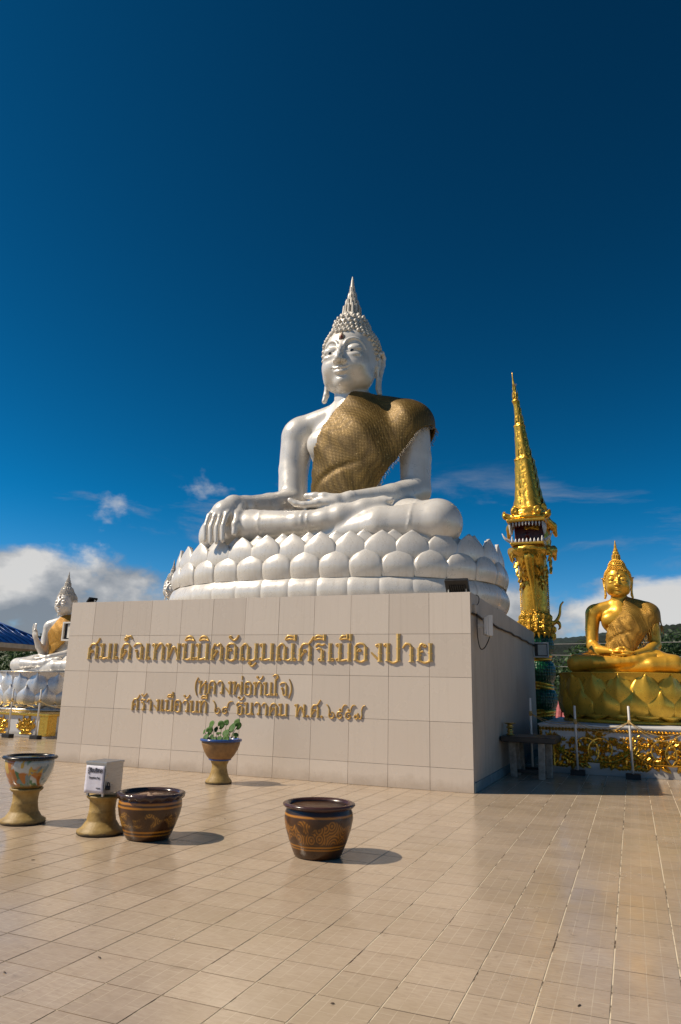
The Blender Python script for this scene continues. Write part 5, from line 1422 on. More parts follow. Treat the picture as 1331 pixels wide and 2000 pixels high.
fb = empty('painted_bowl', (-3.42, -4.36, 0.315), 'painted porcelain bowl with fish motif and dark rim on a yellow stand', 'bowl'); fb.scale = (0.86, 0.86, 0.95)
lathe('body', [(0.145, 0.0), (0.165, 0.008), (0.20, 0.06), (0.235, 0.13), (0.258, 0.20), (0.262, 0.25), (0.256, 0.285)], M_FISH, fb, 48)
lathe('rim', [(0.25, 0.272), (0.285, 0.28), (0.295, 0.292), (0.285, 0.305), (0.255, 0.31), (0.235, 0.30), (0.235, 0.27)], M_DARKRIM, fb, 48, cap=False, ripple=lambda a, i: 0.008*math.sin(a*5))
lathe('water', [(0.242, 0.262), (0.001, 0.263)], M_WATER, fb, 40, cap=False)
s1 = empty('bowl_stand', (-3.42, -4.36, 0), 'yellow waisted pottery stand under the painted fish bowl', 'stand', 'yellow pottery stands')
stand(s1, 0.314, 0.205, 0.150, 'column')
s2 = empty('box_stand', (-2.47, -4.40, 0), 'yellow waisted pottery stand under the metal donation box', 'stand', 'yellow pottery stands')
stand(s2, 0.325, 0.205, 0.148, 'column')
# donation box
M_STEEL = NT('brushed_stainless_steel'); k = M_STEEL; _v = k.coord('Object', (4, 4, 90)); _n = k.noise(_v, 3, 4); k.base(k.ramp(_n, [(0.3, (0.45, 0.42, 0.38)), (0.7, (0.62, 0.59, 0.54))])); k.set(metallic=0.85, roughness=k.rng(_n, 0.3, 0.7, 0.26, 0.42)); M_STEEL = k.m
M_PAPER = simple('white_paper_sign', (0.62, 0.61, 0.70), 0.6, var=0.08, scale=9, bump=0.25, bscale=9, bdist=0.02)
M_INK = simple('black_ink', (0.03, 0.03, 0.05), 0.7)
M_BLACK = simple('black_rubber', (0.012, 0.012, 0.013), 0.6, var=0.3)
db = empty('donation_box', (-2.47, -4.42, 0.326), 'stainless steel donation box with a white paper notice on its front', 'box')
db.rotation_euler = (0, 0, math.radians(3.0)); db.scale = (0.85, 0.85, 0.88)
bw, bd, bz0, bz1 = 0.125, 0.15, 0.028, 0.325
box('case', (-bw, -bd, bz0), (bw, bd, bz1), M_STEEL, db, 0.004)
box('lid', (-bw-0.006, -bd-0.006, bz1-0.012), (bw+0.006, bd+0.006, bz1+0.010), M_STEEL, db, 0.004)
for sx in (-1, 1):
    for sy in (-1, 1): box('foot', (sx*(bw-0.03)-0.012, sy*(bd-0.03)-0.012, 0.001), (sx*(bw-0.03)+0.012, sy*(bd-0.03)+0.012, bz0+0.002), M_STEEL, db, 0.002)
bm = bmesh.new(); g = [[bm.verts.new((-0.117+0.234*i/8, -bd-0.0085-0.004*math.sin(i*1.1+j*0.8)**2, 0.034+0.262*j/8)) for i in range(9)] for j in range(9)]
for j in range(8):
    for i in range(8): bm.faces.new((g[j][i], g[j][i+1], g[j+1][i+1], g[j+1][i]))
pp = from_bm('paper_notice', bm, M_PAPER, db, True); sm = pp.modifiers.new('thickness', 'SOLIDIFY'); sm.thickness = 0.001
def flat_text(name, body, size, loc, parent, mat, width=None):
    cu = bpy.data.curves.new(name, 'FONT'); cu.body = body; cu.size = size; cu.align_x = 'CENTER'; cu.extrude = 0.0006; cu.offset = 0.002*size/0.05
    o = link(bpy.data.objects.new(name, cu)); bpy.context.view_layer.update()
    me = bpy.data.meshes.new_from_object(o.evaluated_get(bpy.context.evaluated_depsgraph_get())); bpy.data.objects.remove(o)
    if width:
        xs_ = [v.co.x for v in me.vertices]; kx = width/(max(xs_)-min(xs_)); me.transform(Matrix.Diagonal((kx, 1, 1, 1)))
    me.transform(Matrix.Rotation(PI/2, 4, 'X')); me.materials.append(mat)
    q = link(bpy.data.objects.new(name, me)); q.parent = parent; q.location = loc; return q
flat_text('printed_heading', 'ตู้รับบริจาค', 0.058, (0, -bd-0.0145, 0.232), pp, M_INK, 0.185)
flat_text('printed_line', 'Donation Box', 0.026, (0, -bd-0.0145, 0.172), pp, M_INK, 0.14)
flat_text('printed_note', 'ขอบคุณ', 0.016, (0.06, -bd-0.0145, 0.078), pp, M_INK, 0.055)
pl = lathe('padlock', [(0.016, -0.02), (0.024, -0.018), (0.024, 0.018), (0.016, 0.02)], M_BLACK, db, 16, (bw+0.016, -bd+0.045, 0.085), 0.7, 1.2)
tube('padlock_shackle', [(bw+0.016, -bd+0.028, 0.10), (bw+0.016, -bd+0.030, 0.128), (bw+0.016, -bd+0.045, 0.138), (bw+0.016, -bd+0.060, 0.128), (bw+0.016, -bd+0.062, 0.10)], 0.005, M_BLACK, pl)
box('hasp', (bw, -bd+0.02, 0.115), (bw+0.006, -bd+0.075, 0.145), M_STEEL, db, 0.001)
# planter bowl
M_CLAY = simple('tan_painted_clay', (0.26, 0.145, 0.055), 0.6, var=0.25, scale=12, bump=0.3, bscale=60)
M_BLUE = simple('blue_glazed_rim', (0.025, 0.075, 0.27), 0.25, var=0.2)
pb = empty('planter', (-3.36, -0.93, 0), 'tan pedestal planter with blue rim in front of the wall inscription', 'planter'); pb.scale = (0.83, 0.83, 0.97)
lathe('stem', [(0.215, 0.0), (0.222, 0.01), (0.215, 0.04), (0.165, 0.09), (0.140, 0.15), (0.138, 0.165), (0.125, 0.21), (0.125, 0.25), (0.15, 0.30), (0.165, 0.315)], M_STAND, pb, 40)
lathe('bowl', [(0.16, 0.325), (0.185, 0.332), (0.235, 0.38), (0.285, 0.455), (0.318, 0.53), (0.325, 0.575)], M_CLAY, pb, 48)
lathe('blue_band', [(0.162, 0.310), (0.186, 0.318), (0.192, 0.330), (0.18, 0.335)], M_BLUE, pb, 40)
lathe('rim', [(0.315, 0.570), (0.345, 0.575), (0.352, 0.592), (0.345, 0.606), (0.305, 0.61), (0.300, 0.57)], M_BLUE, pb, 48, cap=False)
lathe('soil', [(0.302, 0.575), (0.001, 0.585)], simple('dark_wet_soil', (0.03, 0.028, 0.015), 0.5, var=0.4, scale=30, bump=0.5), pb, 32, cap=False)
M_LEAF = NT('round_leaf_green'); k = M_LEAF; oi = k.n('ShaderNodeObjectInfo'); _v = k.coord('Object'); k.base(k.mix(k.noise(_v, 20, 3), k.mix(oi.outputs['Random'], (0.022, 0.075, 0.012), (0.075, 0.155, 0.025)), (0.07, 0.15, 0.03))); k.set(roughness=0.6); k.b.inputs['Specular IOR Level'].default_value = 0.25; M_LEAF = k.m
M_STEM = simple('green_stem', (0.09, 0.15, 0.04), 0.5)
plant = empty('lotus_plant', (-3.36, -0.93, 0.566), 'young green plant with round leaves growing in the blue rimmed planter', 'plant'); plant.scale = (0.86, 0.86, 1.0)
rl = random.Random(21)
def round_leaf(c, R, nrm, up):
    bm = bmesh.new(); nrm = Vector(nrm).normalized(); u = nrm.orthogonal().normalized(); w = nrm.cross(u)
    ce = bm.verts.new(-nrm*R*0.18); r1, r2 = [], []
    for k_ in range(16):
        a = 2*PI*k_/16; wv = 1+0.07*math.sin(a*3+c[0]*40)-(0.55 if k_ == 0 else 0)
        r1.append(bm.verts.new((u*math.cos(a)+w*math.sin(a))*R*0.55*wv-nrm*R*0.07)); r2.append(bm.verts.new((u*math.cos(a)+w*math.sin(a))*R*wv+nrm*R*0.07*math.sin(a*4)))
    for k_ in range(16):
        bm.faces.new((ce, r1[k_], r1[(k_+1) % 16])); bm.faces.new((r1[k_], r2[k_], r2[(k_+1) % 16], r1[(k_+1) % 16]))
    o = from_bm('leaf', bm, M_LEAF, plant, True); o.location = c; sm = o.modifiers.new('thickness', 'SOLIDIFY'); sm.thickness = 0.003
    p0 = Vector((c[0]*0.6+rl.uniform(-.03, .03), c[1]*0.6, -0.01))
    pts = spline([p0, (p0+Vector(c))/2+Vector((rl.uniform(-.02, .02), 0, 0.02)), Vector(c)-nrm*R*0.17], 8)
    tube('stem', pts, 0.0045, M_STEM, plant, 5)
for c, R, nr in [((-0.17, -0.05, 0.20), 0.062, (-0.35, -0.8, 0.35)), ((-0.175, -0.10, 0.115), 0.056, (0.3, -0.85, 0.3)), ((0.0, -0.03, 0.20), 0.060, (0.25, -0.85, 0.2)), ((0.21, -0.04, 0.165), 0.075, (-0.3, -0.75, 0.5)), ((0.30, 0.0, 0.20), 0.055, (0.4, -0.8, 0.2)), ((0.135, -0.10, 0.09), 0.068, (-0.2, -0.8, 0.5)), ((0.30, -0.06, 0.07), 0.042, (0.3, -0.8, 0.3)), ((-0.19, -0.16, 0.035), 0.050, (-0.1, -0.75, 0.6)), ((-0.06, -0.2, 0.045), 0.035, (0.1, -0.8, 0.4)), ((0.21, -0.2, 0.03), 0.055, (0.2, -0.7, 0.6)), ((0.08, -0.18, 0.03), 0.05, (0.0, -0.6, 0.8)), ((-0.27, -0.1, 0.10), 0.036, (-0.5, -0.7, 0.3)), ((-0.10, 0.08, 0.08), 0.05, (0, -.3, .9)), ((0.05, 0.1, 0.07), 0.05, (.2, -.3, .9)), ((-0.10, -0.02, 0.135), 0.045, (-0.2, -0.8, 0.5)), ((0.09, -0.02, 0.235), 0.045, (0.3, -0.7, 0.5)), ((0.26, 0.03, 0.245), 0.05, (0.1, -0.8, 0.4)), ((-0.23, -0.02, 0.155), 0.04, (-0.6, -0.6, 0.3)), ((0.0, -0.22, 0.02), 0.045, (0.0, -0.6, 0.7))]:
    round_leaf((c[0], c[1], c[2]+0.01), R*1.0, nr, 0)
# loose bits on the floor
M_DEADLEAF = simple('dry_leaf_scrap', (0.07, 0.045, 0.025), 0.8, var=0.4)
rd = random.Random(9)
LEAF_SPOTS = ((-0.46, -6.78, 'tiny dry leaf scrap on the floor at the lower left'), (-0.74, -7.10, 'dark leaf scrap at the left edge of the foreground floor'), (0.77, -6.76, 'tiny leaf scrap near the bottom centre of the floor'),
    (-2.24, -5.44, 'leaf scrap on the floor in front of the painted bowl stand'), (1.74, -6.31, 'dark leaf scrap at the lower right of the floor'), (-1.87, -3.24, 'leaf scrap on the floor behind the sand filled jar'))
for x, y, lb in LEAF_SPOTS:
    bm = bmesh.new(); add_leaf(bm, (0, 0, 0.0), Vector((1, 0, 0)), rd.uniform(0.02, 0.035), 0.012, 0.006, Vector((0, 0, 1)), 0.2)
    o = from_bm('dry_leaf', bm, M_DEADLEAF, loc=(x, y, 0.001)); o.rotation_euler = (0, 0, rd.uniform(0, 6.28))
    tag(o, lb, 'leaf scrap', 'dry leaf scraps on the floor')

# ------------------------------------------------------------------ table with brass vase
M_TOPSTONE = simple('dark_stained_table_top', (0.020, 0.017, 0.015), 0.4, var=0.4, scale=9)
M_CONC = simple('worn_painted_concrete', (0.27, 0.255, 0.225), 0.8, var=0.4, scale=14, bump=0.4, bscale=50)
M_BRASS = mat_gold('old_brass', (0.62, 0.42, 0.12), 0.3, 0.0)
tb = empty('offering_table', (0.42, 2.55, 0), 'low table with dark top and pale concrete legs beside the plinth wall', 'table')
box('table_top', (-0.40, -0.50, 0.545), (0.45, 0.46, 0.635), M_TOPSTONE, tb, 0.012)
for x, y in ((-0.25, -0.22), (0.22, -0.46+0.06), (-0.20, 0.30), (0.26, 0.24), (-0.23, 0.04), (0.30, -0.08)):
    bm = bmesh.new(); add_box(bm, (x-0.05, y-0.05, 0.0), (x+0.05, y+0.05, 0.5449), 0.012); 
    for v in bm.verts: v.co.x += (v.co.z-0.3)*0.02*(1 if x > 0 else -1)
    from_bm('leg', bm, M_CONC, tb)
box('stretcher', (-0.26, -0.05, 0.05), (0.30, 0.02, 0.10), M_TOPSTONE, tb, 0.005)
vs_ = empty('brass_vase', (0.12, 2.42, 0.636), 'small tiered brass vase standing on the offering table', 'vase')
lathe('vase_body', [(0.045, 0.0), (0.065, 0.005), (0.065, 0.015), (0.035, 0.03), (0.050, 0.05), (0.052, 0.065), (0.038, 0.08), (0.036, 0.10), (0.062, 0.12), (0.062, 0.13), (0.04, 0.14), (0.045, 0.17), (0.095, 0.185), (0.10, 0.195)], M_BRASS, vs_, 28)

# ------------------------------------------------------------------ white poles with sacred thread
M_PVC = simple('white_plastic_pole', (0.70, 0.69, 0.66), 0.4, var=0.08)
M_THREAD = simple('pale_yellow_thread', (0.50, 0.34, 0.13), 0.8)
def pole(x, y, H, label):
    r = empty('rope_pole', (x, y, 0), label, 'pole', 'white rope poles')
    box('base_block', (-0.115, -0.08, 0.0), (0.115, 0.08, 0.085), M_BLACK, r, 0.008)
    lathe('shaft', [(0.019, 0.08), (0.019, H), (0.012, H+0.006)], M_PVC, r, 14)
    lathe('thread_knot', [(0.021, H-0.30), (0.030, H-0.28), (0.030, H-0.235), (0.021, H-0.215)], M_THREAD, r, 12)
    return Vector((x, y, H-0.25))
K0 = pole(0.36, 3.22, 1.23, 'white pole standing close behind the low table by the plinth wall')
K1 = pole(1.10, 3.20, 1.12, 'white pole in front of the left half of the gold pedestal')
K2 = pole(1.96, 3.12, 1.14, 'white pole in front of the middle of the gold pedestal')
K3 = pole(2.90, 3.05, 1.14, 'white pole at the right edge of the gold pedestal')
KL1 = pole(-10.95, 3.42, 1.12, 'white pole in front of the gilt pillar of the left pedestal')
KL2 = pole(-11.75, 3.36, 1.12, 'white pole nearest the left edge of the picture')
KL3 = pole(-9.9, 3.6, 1.12, 'white pole half hidden behind the left end of the plinth')
rth = random.Random(2)
def threads(name, A, B, label, sags):
    bm = bmesh.new()
    for s in sags:
        pts = []
        for i in range(13):
            t = i/12; p = A.lerp(B, t); p = p+Vector((0, -0.025, -s*4*t*(1-t)+rth.uniform(-.004, .004))); pts.append(p-A)
        add_tube(bm, pts, 0.0055, 5)
    o = from_bm(name, bm, M_THREAD, None, True, loc=tuple(A)); tag(o, label, 'thread', 'sacred threads strung between poles')
threads('sacred_thread', K2, K3, 'sagging pale thread from the middle pole to the right edge pole', (0.20, 0.27))
threads('sacred_thread', K2, K1, 'loose pale thread between the two poles before the gold pedestal', (0.10, 0.16))
threads('sacred_thread', K1, K0, 'slack pale thread running behind the low table', (0.08, 0.12))
threads('sacred_thread', K2, Vector((1.55, 3.36, 0.66)), 'loose thread end hanging left of the middle pole', (0.02,))
threads('sacred_thread', K2, Vector((2.30, 3.36, 0.70)), 'loose thread end hanging right of the middle pole', (0.03, 0.0))
threads('sacred_thread', KL1, KL2, 'sagging pale thread between the two left poles', (0.16, 0.10))
threads('sacred_thread', KL1, KL3, 'pale thread running behind the left end of the plinth', (0.14,))
threads('sacred_thread', KL2, Vector((-12.7, 3.3, 0.75)), 'pale thread running out of the picture at the left', (0.1, 0.2))

# ------------------------------------------------------------------ floodlights and cable
M_LAMPW = simple('white_lamp_housing', (0.68, 0.67, 0.64), 0.4, var=0.06)
M_LAMPB = simple('black_lamp_housing', (0.010, 0.010, 0.011), 0.45, var=0.3)
M_LENS = simple('frosted_lamp_lens', (0.68, 0.66, 0.60), 0.5, var=0.15)
M_CABLE = simple('brown_cable', (0.05, 0.032, 0.02), 0.6)
def floodlight_white(loc, rot, label, bx):
    """square lamp: white frame, dark reflector, pale lens; faces local -y"""
    r = empty('floodlight', loc, label, 'floodlight', 'floodlights on the plinth'); r.rotation_euler = rot
    bm = bmesh.new(); w = 0.17
    for a in ((-w, -0.03, w-0.028, w, 0.05, w), (-w, -0.03, -w, w, 0.05, -w+0.028), (-w, -0.03, -w+0.028, -w+0.028, 0.05, w-0.028), (w-0.028, -0.03, -w+0.028, w, 0.05, w-0.028)):
        add_box(bm, a[:3], a[3:])
    from_bm('frame', bm, M_LAMPW, r)
    box('back_case', (-w+0.01, 0.05, -w+0.01), (w-0.01, 0.09, w-0.01), M_LAMPW, r, 0.008)
    for k_ in range(9): box('fin', (-w+0.03+0.034*k_, 0.09, -w+0.03), (-w+0.042+0.034*k_, 0.125, w-0.03), M_LAMPW, r)
    box('reflector', (-w+0.028, 0.01, -w+0.028), (w-0.028, 0.048, w-0.028), M_LAMPB, r)
    box('lens', (-w+0.10, -0.004, -w+0.05), (w-0.045, 0.0099, w-0.045), M_LENS, r, 0.004)
    box('bracket', bx[0], bx[1], M_LAMPW, r, 0.004)
    return r
floodlight_white((0.165, 7.02, 2.285), (0, 0, math.radians(4)), 'square white framed floodlight at the far corner of the plinth side', ((-0.19, 0.02, -0.03), (-0.13, 0.10, 0.03)))
floodlight_white((-7.33, 0.22, 2.20), (0, 0, 0.0), 'square white framed floodlight behind the left edge of the plinth', ((0.13, 0.02, -0.03), (0.19, 0.10, 0.03)))
_fl = floodlight_white((0.20, 0.40, 2.24), (0, 0, math.radians(106)), 'white ribbed floodlight on the shaded side wall of the plinth', ((-0.03, 0.09, -0.03), (0.03, 0.24, 0.03))); _fl.scale = (0.75, 0.75, 0.86)
def floodlight_black(loc, rot, label, s):
    r = empty('black_floodlight', loc, label, 'floodlight', 'floodlights on the plinth')
    hd = empty('lamp_head', (0, 0, 0.10*s)); hd.parent = r; hd.rotation_euler = rot
    box('housing', (-0.17*s, -0.035*s, -0.12*s), (0.17*s, 0.03*s, 0.12*s), M_LAMPB, hd, 0.01)
    for k_ in range(8): box('cooling_fin', ((-0.115+0.032*k_)*s, -0.065*s, -0.075*s), ((-0.105+0.032*k_)*s, -0.034*s, 0.04*s), M_LAMPB, hd)
    box('glass', (-0.15*s, 0.0301*s, -0.10*s), (0.15*s, 0.036*s, 0.10*s), M_LENS, hd)
    for sx in (-1, 1): box('bracket_arm', (sx*0.13*s-0.008, -0.012, 0.0), (sx*0.13*s+0.008, 0.012, 0.11*s), M_LENS, r)
    box('bracket_foot', (-0.13*s, -0.015, 0.0), (0.13*s, 0.015, 0.008), M_LAMPB, r)
    return r
floodlight_black((-0.21, 0.12, PH-0.002), (math.radians(38), 0, 0.0), 'black floodlight lying at the right end of the plinth top', 1.0)
floodlight_black((-6.83, 0.12, PH-0.002), (math.radians(50), 0, math.radians(70)), 'small black spotlight at the left end of the plinth top', 0.5)
cb_ = empty('lamp_cable', (0, 0, 0), 'brown cable clipped along the side wall of the plinth with a hanging loop', 'cable')
tube('wall_run', [(0.024, 0.02+i*0.355, 2.385+0.012*math.sin(i*2.1)-(0.02 if i in (6, 7) else 0)) for i in range(21)], 0.016, M_CABLE, cb_, 6)
tube('hanging_loop', spline([(0.05, 0.20, 2.42), (0.05, 0.21, 2.1), (0.07, 0.28, 1.92), (0.11, 0.40, 1.93), (0.17, 0.44, 2.06), (0.19, 0.43, 2.16)], 24), 0.008, M_BLACK, cb_, 6)
box('junction_box', (0.0101, 0.10, 2.40), (0.055, 0.26, 2.52), M_PLASTER, cb_, 0.006)
tube('top_loop', spline([(0.02, 0.30, 2.685), (0.05, 0.36, 2.66), (0.05, 0.35, 2.58), (0.03, 0.28, 2.52)], 12), 0.006, M_BLACK, cb_, 5)
# ------------------------------------------------------------------ background: ridges, trees, pavilion, house, wires
def vnoise(x, y, seed=0):
    """smooth value noise on numpy arrays"""
    def hsh(i, j):
        h = (i*374761393+j*668265263+seed*1442695041) & 0x7fffffff
        h = ((h ^ (h >> 13))*1274126177) & 0x7fffffff
        return ((h ^ (h >> 16)) & 0xffff)/65535.0
    xi, yi = np.floor(x).astype(np.int64), np.floor(y).astype(np.int64); fx, fy = x-xi, y-yi
    fx, fy = fx*fx*(3-2*fx), fy*fy*(3-2*fy)
    a, b, c, d = hsh(xi, yi), hsh(xi+1, yi), hsh(xi, yi+1), hsh(xi+1, yi+1)
    return a+(b-a)*fx+(c-a)*fy+(a-b-c+d)*fx*fy
def mat_forest(name, c1, c2, c3, sc):
    k = NT(name); g = k.n('ShaderNodeNewGeometry'); P = g.outputs['Position']
    n = k.noise(P, sc, 8, 0.7); n2 = k.noise(P, sc*0.12, 4, 0.6)
    k.base(k.mix(k.rng(n2, 0.4, 0.65), k.ramp(n, [(0.35, c1), (0.5, c2), (0.7, c3)]), c1)); k.set(roughness=0.95); k.bump(n, 1.0, 6.0); return k.m
M_FOREST = mat_forest('distant_forest', (0.004, 0.010, 0.005), (0.010, 0.022, 0.009), (0.022, 0.036, 0.014), 0.16)
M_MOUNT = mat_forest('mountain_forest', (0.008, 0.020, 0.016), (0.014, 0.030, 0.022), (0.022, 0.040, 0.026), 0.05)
def ridge(name, R0, R1, peak, mat, seed, a0, a1, na, nr, bumpy, cell):
    A = np.radians(np.linspace(a0, a1, na)); T = np.linspace(0, 1, nr)
    AA, TT = np.meshgrid(A, T); RR = R0+(R1-R0)*TT
    X, Y = RR*np.sin(AA), RR*np.cos(AA)
    pk = peak(np.degrees(AA))
    prof = np.sin(np.clip(TT*1.25, 0, 1)*PI/2)**1.3
    Z = -4+pk*prof*(0.86+0.28*vnoise(X/180, Y/180, seed))
    Z += bumpy*(vnoise(X/cell, Y/cell, seed+1)**1.5+0.6*vnoise(X/cell*2.1, Y/cell*2.1, seed+2))*np.clip(TT*4, 0, 1)
    V = np.stack([X, Y, Z], -1).reshape(-1, 3)
    i = np.arange((nr-1)*na).reshape(nr-1, na)[:, :-1].ravel()
    F = np.stack([i, i+1, i+na+1, i+na], 1)[:, ::-1]
    o = from_np(name, V, F, mat, None, True); tag(o, kind='structure'); return o
def pk_near(a):
    return 52+16*np.sin(np.radians(a*3.1+20))+10*np.sin(np.radians(a*7.3))
def pk_far(a):
    d = (a-14)
    return 120+150*np.exp(-(d/9.0)**2)+60*np.sin(np.radians(a*2.3+60))
ridge('forested_hills', 420, 780, pk_near, M_FOREST, 3, -90, 70, 1100, 40, 4.5, 6.5)
ridge('far_mountains', 1500, 2600, pk_far, M_MOUNT, 8, -90, 70, 900, 34, 6.0, 13.0)

# trees
def mat_leaves(name, a, b, c):
    k = NT(name); oi = k.n('ShaderNodeObjectInfo'); g = k.n('ShaderNodeNewGeometry')
    n = k.noise(g.outputs['Position'], 0.9, 4, 0.6); r = k.n('ShaderNodeTexWhiteNoise', noise_dimensions='1D'); k.l(g.outputs['Random Per Island'], r.inputs['W'])
    col = k.mix(r.outputs['Value'], a, b); col = k.mix(k.rng(n, 0.45, 0.65), col, c); k.base(k.mix(k.math('MULTIPLY', oi.outputs['Random'], 0.35), col, a)); k.set(roughness=0.55)
    tr = k.n('ShaderNodeBsdfTranslucent'); k.l(k.b.inputs['Base Color'].links[0].from_socket, tr.inputs[0]); mx = k.n('ShaderNodeMixShader'); mx.inputs[0].default_value = 0.25
    k.l(k.b.outputs[0], mx.inputs[1]); k.l(tr.outputs[0], mx.inputs[2]); k.l(mx.outputs[0], k.out.inputs[0]); return k.m
M_LV1 = mat_leaves('broad_green_leaves', (0.030, 0.070, 0.014), (0.070, 0.125, 0.028), (0.050, 0.105, 0.020))
M_LV2 = mat_leaves('dark_green_leaves', (0.018, 0.045, 0.012), (0.040, 0.080, 0.020), (0.030, 0.065, 0.016))
M_BARK = simple('grey_brown_bark', (0.12, 0.09, 0.065), 0.9, var=0.3, scale=8, bump=0.5, bscale=12, bdist=0.05)
def make_tree(seed, H, CR, nleaf, leaf, lv):
    r = random.Random(seed); bm = bmesh.new()
    top = Vector((r.uniform(-.4, .4), r.uniform(-.4, .4), H*0.62))
    add_tube(bm, spline([(0, 0, -0.3), (0.1*r.uniform(-1, 1), 0.1, H*0.2), (top.x*0.6, top.y*0.6, H*0.42), top], 10), [0.26*H/8*(1-0.075*i) for i in range(10)], 8)
    clumps = []
    for b in range(11):
        a = b*2.4+r.uniform(-.4, .4); z0 = H*r.uniform(0.25, 0.55); L = CR*r.uniform(0.6, 1.0)
        e = Vector((math.cos(a)*L, math.sin(a)*L, z0+H*r.uniform(0.08, 0.36)))
        add_tube(bm, spline([(top.x*0.5, top.y*0.5, z0), (e.x*0.5, e.y*0.5, z0+(e.z-z0)*0.35), tuple(e)], 7), [0.11*H/8*(1-0.12*i) for i in range(7)], 5)
        clumps.append((e, CR*r.uniform(0.32, 0.52)))
    for b in range(9):
        a = r.uniform(0, 6.28); q = CR*r.uniform(0, 0.7); clumps.append((Vector((math.cos(a)*q, math.sin(a)*q, H*r.uniform(0.55, 0.93))), CR*r.uniform(0.28, 0.48)))
    tr = bpy.data.meshes.new('trunk'); bm.normal_update(); bm.to_mesh(tr); bm.free(); tr.materials.append(M_BARK)
    VS, FS = [], []
    for i in range(nleaf):
        c, rad = clumps[r.randrange(len(clumps))]
        d = Vector((r.gauss(0, 1), r.gauss(0, 1), r.gauss(0, 0.75))).normalized(); p = c+d*rad*(r.random()**0.45)
        n = (d+Vector((r.gauss(0, .5), r.gauss(0, .5), r.gauss(0, .5)+0.4))).normalized(); u = n.orthogonal().normalized(); u.rotate(Matrix.Rotation(r.uniform(0, 6.28), 3, n)); w = n.cross(u)
        s = leaf*r.uniform(0.6, 1.3); o = len(VS)
        VS += [p-u*s, p+w*s*0.45, p+u*s, p-w*s*0.45]; FS.append((o, o+1, o+2, o+3))
    me = bpy.data.meshes.new('crown'); me.from_pydata(VS, [], FS); me.update(); me.materials.append(lv)
    return tr, me
TREES = [make_tree(1, 8.0, 2.9, 20000, 0.12, M_LV1), make_tree(2, 7.0, 2.5, 20000, 0.11, M_LV2), make_tree(3, 9.0, 3.3, 22000, 0.13, M_LV2)]
def tree(x, y, z, kind, s, rz, label):
    r = empty('broadleaf_tree', (x, y, z), label, 'tree', 'trees below the temple terrace'); r.scale = (s, s, s); r.rotation_euler = (0, 0, rz)
    for nm, me in zip(('trunk', 'crown'), TREES[kind]):
        o = link(bpy.data.objects.new(nm, me)); o.parent = r
GZ = -4.0
tr_list = [
    (1.9, 33, 0, 1.06, 0.3, 'bright green tree between the naga and the gold statue'),
    (0.6, 36, 1, 1.20, 1.3, 'dark tree right behind the naga body'),
    (4.0, 36, 2, 0.98, 2.0, 'dark tree behind the gold statue'),
    (7.0, 41, 0, 1.0, 3.1, 'tree beyond the right knee of the gold statue'),
    (2.6, 28, 1, 0.95, 4.0, 'low tree just behind the gold lotus seat'),
    (9.0, 36, 1, 1.05, 5.0, 'tree at the right edge below the mountain'),
    (-32.6, 22.0, 1, 1.02, 0.5, 'dark tree at the very left edge under the blue roof'),
    (-30.9, 21.6, 0, 0.90, 2.5, 'green tree under the middle of the blue roof edge'),
    (-29.4, 22.4, 1, 1.05, 1.5, 'dark tree between the blue roof corner and the raised hand'),
    (-27.9, 23.0, 2, 0.82, 3.5, 'dark tree behind the raised hand of the white statue'),
    (-33.6, 25.0, 2, 0.88, 4.4, 'tall dark tree behind the left pavilion'),
    (-31.0, 26.5, 2, 0.92, 5.2, 'furthest dark tree behind the blue roof corner'),
]
for x, y, kd, s, rz, lb in tr_list: tree(x, y, GZ, kd, s, rz, lb)
# low bushes along the terrace edge
def bush(x, y, s, label, kd):
    r = empty('bush', (x, y, GZ+1.2), label, 'bush', 'bushes at the terrace edge'); r.scale = (s, s, s*0.75); r.rotation_euler = (0, 0, x*3.3)
    for nm, me in zip(('branches', 'foliage'), TREES[kd]):
        o = link(bpy.data.objects.new(nm, me)); o.parent = r
for q, (x, y, s, lb) in enumerate(((1.2, 24.5, 0.42, 'bush in the gap between the naga and the gold lotus seat'), (2.8, 25.5, 0.40, 'bush hidden low behind the gold statue'), (-0.4, 24.6, 0.42, 'bush low behind the naga'), (5.5, 25.0, 0.42, 'bush at the right edge behind the gold pedestal'))):
    bush(x, y, s, lb, q % 2)

# pavilion with blue metal roof
M_BLUEROOF = simple('blue_painted_roof_sheet', (0.008, 0.075, 0.30), 0.35, var=0.2, scale=2)
M_FASCIA = simple('cream_fascia_board', (0.48, 0.40, 0.29), 0.6, var=0.2)
M_POST = simple('white_pavilion_post', (0.62, 0.60, 0.56), 0.5)
PVD = 1.7
pv = empty('pavilion', (-22.6, 9.6, 0), 'open pavilion with blue metal roof at the left edge', 'pavilion')
ex0, ex1, ey0, ey1, ez = -5.0, 4.5, -PVD, PVD, 2.60; rz_ = ez+0.85
bm = bmesh.new()
c4 = [bm.verts.new(v) for v in ((ex0, ey0, ez), (ex1, ey0, ez), (ex1, ey1, ez), (ex0, ey1, ez))]; r2_ = [bm.verts.new((ex0+PVD, 0, rz_)), bm.verts.new((ex1-PVD, 0, rz_))]
for f in ((c4[0], c4[1], r2_[1], r2_[0]), (c4[1], c4[2], r2_[1]), (c4[2], c4[3], r2_[0], r2_[1]), (c4[3], c4[0], r2_[0])): bm.faces.new(f)
bmesh.ops.solidify(bm, geom=bm.faces[:], thickness=0.03)
rf = from_bm('roof', bm, M_BLUEROOF, pv)
for i in range(30):
    x = ex0+0.2+i*0.31; dd = min(PVD, x-ex0, ex1-x)
    if dd > 0.1: tube('roof_rib', [(x, ey0, ez+0.03), (x, ey0+dd, ez+(rz_-ez)*dd/PVD+0.03)], 0.018, M_BLUEROOF, rf, 5)
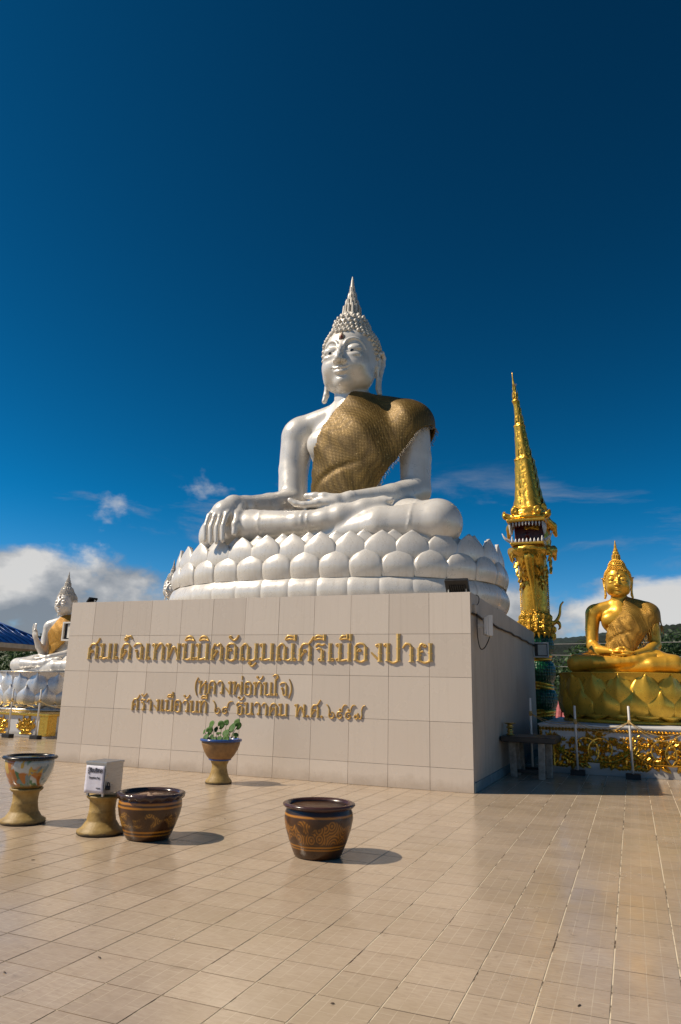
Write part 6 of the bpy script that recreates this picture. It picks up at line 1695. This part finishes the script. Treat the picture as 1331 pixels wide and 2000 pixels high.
for i in range(11):
    y = ey0+0.2+i*0.3; dd = PVD-abs(y)
    if dd > 0.1: tube('roof_rib', [(ex1, y, ez+0.03), (ex1-dd, y, ez+(rz_-ez)*dd/PVD+0.03)], 0.018, M_BLUEROOF, rf, 5)
tube('hip_cap', [(ex1, ey0, ez+0.03), (ex1-PVD, 0, rz_+0.03)], 0.045, M_BLUEROOF, rf, 6); tube('hip_cap', [(ex1, ey1, ez+0.03), (ex1-PVD, 0, rz_+0.03)], 0.045, M_BLUEROOF, rf, 6)
bm = bmesh.new()
for lo, hi in (((ex0, ey0, ez-0.17), (ex1, ey0+0.04, ez-0.012)), ((ex1-0.04, ey0+0.04, ez-0.17), (ex1, ey1, ez-0.012)), ((ex0, ey1-0.04, ez-0.17), (ex1-0.04, ey1, ez-0.012))): add_box(bm, lo, hi)
from_bm('fascia', bm, M_FASCIA, pv)
for x in (ex0+1.0, -1.6, 1.5):
    for y in (ey0+0.5, ey1-0.5): lathe('post', [(0.09, 0.0), (0.09, ez+0.25)], M_POST, pv, 14, (x, y, 0))

# small red-roofed house below the terrace
M_REDROOF = simple('faded_red_roof_tiles', (0.36, 0.10, 0.10), 0.7, var=0.3, scale=3)
hs = empty('red_roofed_house', (1.45, 21.8, GZ), 'small house with faded red tiled roof seen low behind the naga', 'house')
box('wall', (-2.4, -1.3, 0.0), (2.4, 1.3, 3.9), M_FASCIA, hs)
bm = bmesh.new()
for s in (-1, 1):
    a = [bm.verts.new(v) for v in ((-2.8, s*1.75, 3.75), (2.8, s*1.75, 3.75), (2.8, 0, 4.95), (-2.8, 0, 4.95))]; bm.faces.new(a if s < 0 else a[::-1])
bmesh.ops.solidify(bm, geom=bm.faces[:], thickness=0.08)
hr = from_bm('roof', bm, M_REDROOF, hs)
for row in range(6):
    for c_ in range(22):
        x = -2.75+c_*0.25; t = row/6
        bm = bmesh.new(); add_lathe(bm, [(0.12, 0.0), (0.12, 0.34)], 8, (0, 0, 0))
        if row == 0 and c_ == 0: me_t = bpy.data.meshes.new('roof_tile'); bm.to_mesh(me_t); me_t.materials.append(M_REDROOF)
        bm.free()
        o = link(bpy.data.objects.new('roof_tile', me_t)); o.parent = hr; o.location = (x, -1.78+1.70*t, 3.78+1.17*t); o.rotation_euler = (-math.radians(56), 0, 0)
# power lines
M_WIRE = simple('pale_weathered_cable', (0.30, 0.29, 0.27), 0.6)
M_UPOLE = simple('concrete_utility_pole', (0.35, 0.34, 0.32), 0.9)
for x, lb in ((-2.5, 'concrete utility pole hidden behind the naga'), (27.0, 'concrete utility pole beyond the right edge')):
    u = empty('utility_pole', (x, 26.0, GZ), lb, 'utility pole', 'utility poles')
    lathe('shaft', [(0.17, 0.0), (0.11, 8.6)], M_UPOLE, u, 12); box('crossarm', (-0.06, -0.8, 8.0), (0.06, 0.8, 8.12), M_UPOLE, u)
for q, (y, z0, z1, sg, lb) in enumerate(((25.4, 3.6, 4.55, 0.15, 'topmost power cable behind the gold statue'), (26.0, 3.15, 3.55, 0.2, 'middle power cable behind the gold statue'), (26.6, 2.65, 2.9, 0.2, 'lowest power cable behind the gold statue'))):
    A, B = Vector((-2.5, y, z0)), Vector((27.0, y, z1))
    pts = [A.lerp(B, i/30)-Vector((0, 0, sg*4*(i/30)*(1-i/30)))-A for i in range(31)]
    o = tube('power_cable', pts, 0.018, M_WIRE, None, 5); o.location = A; tag(o, lb, 'cable', 'power cables behind the terrace')
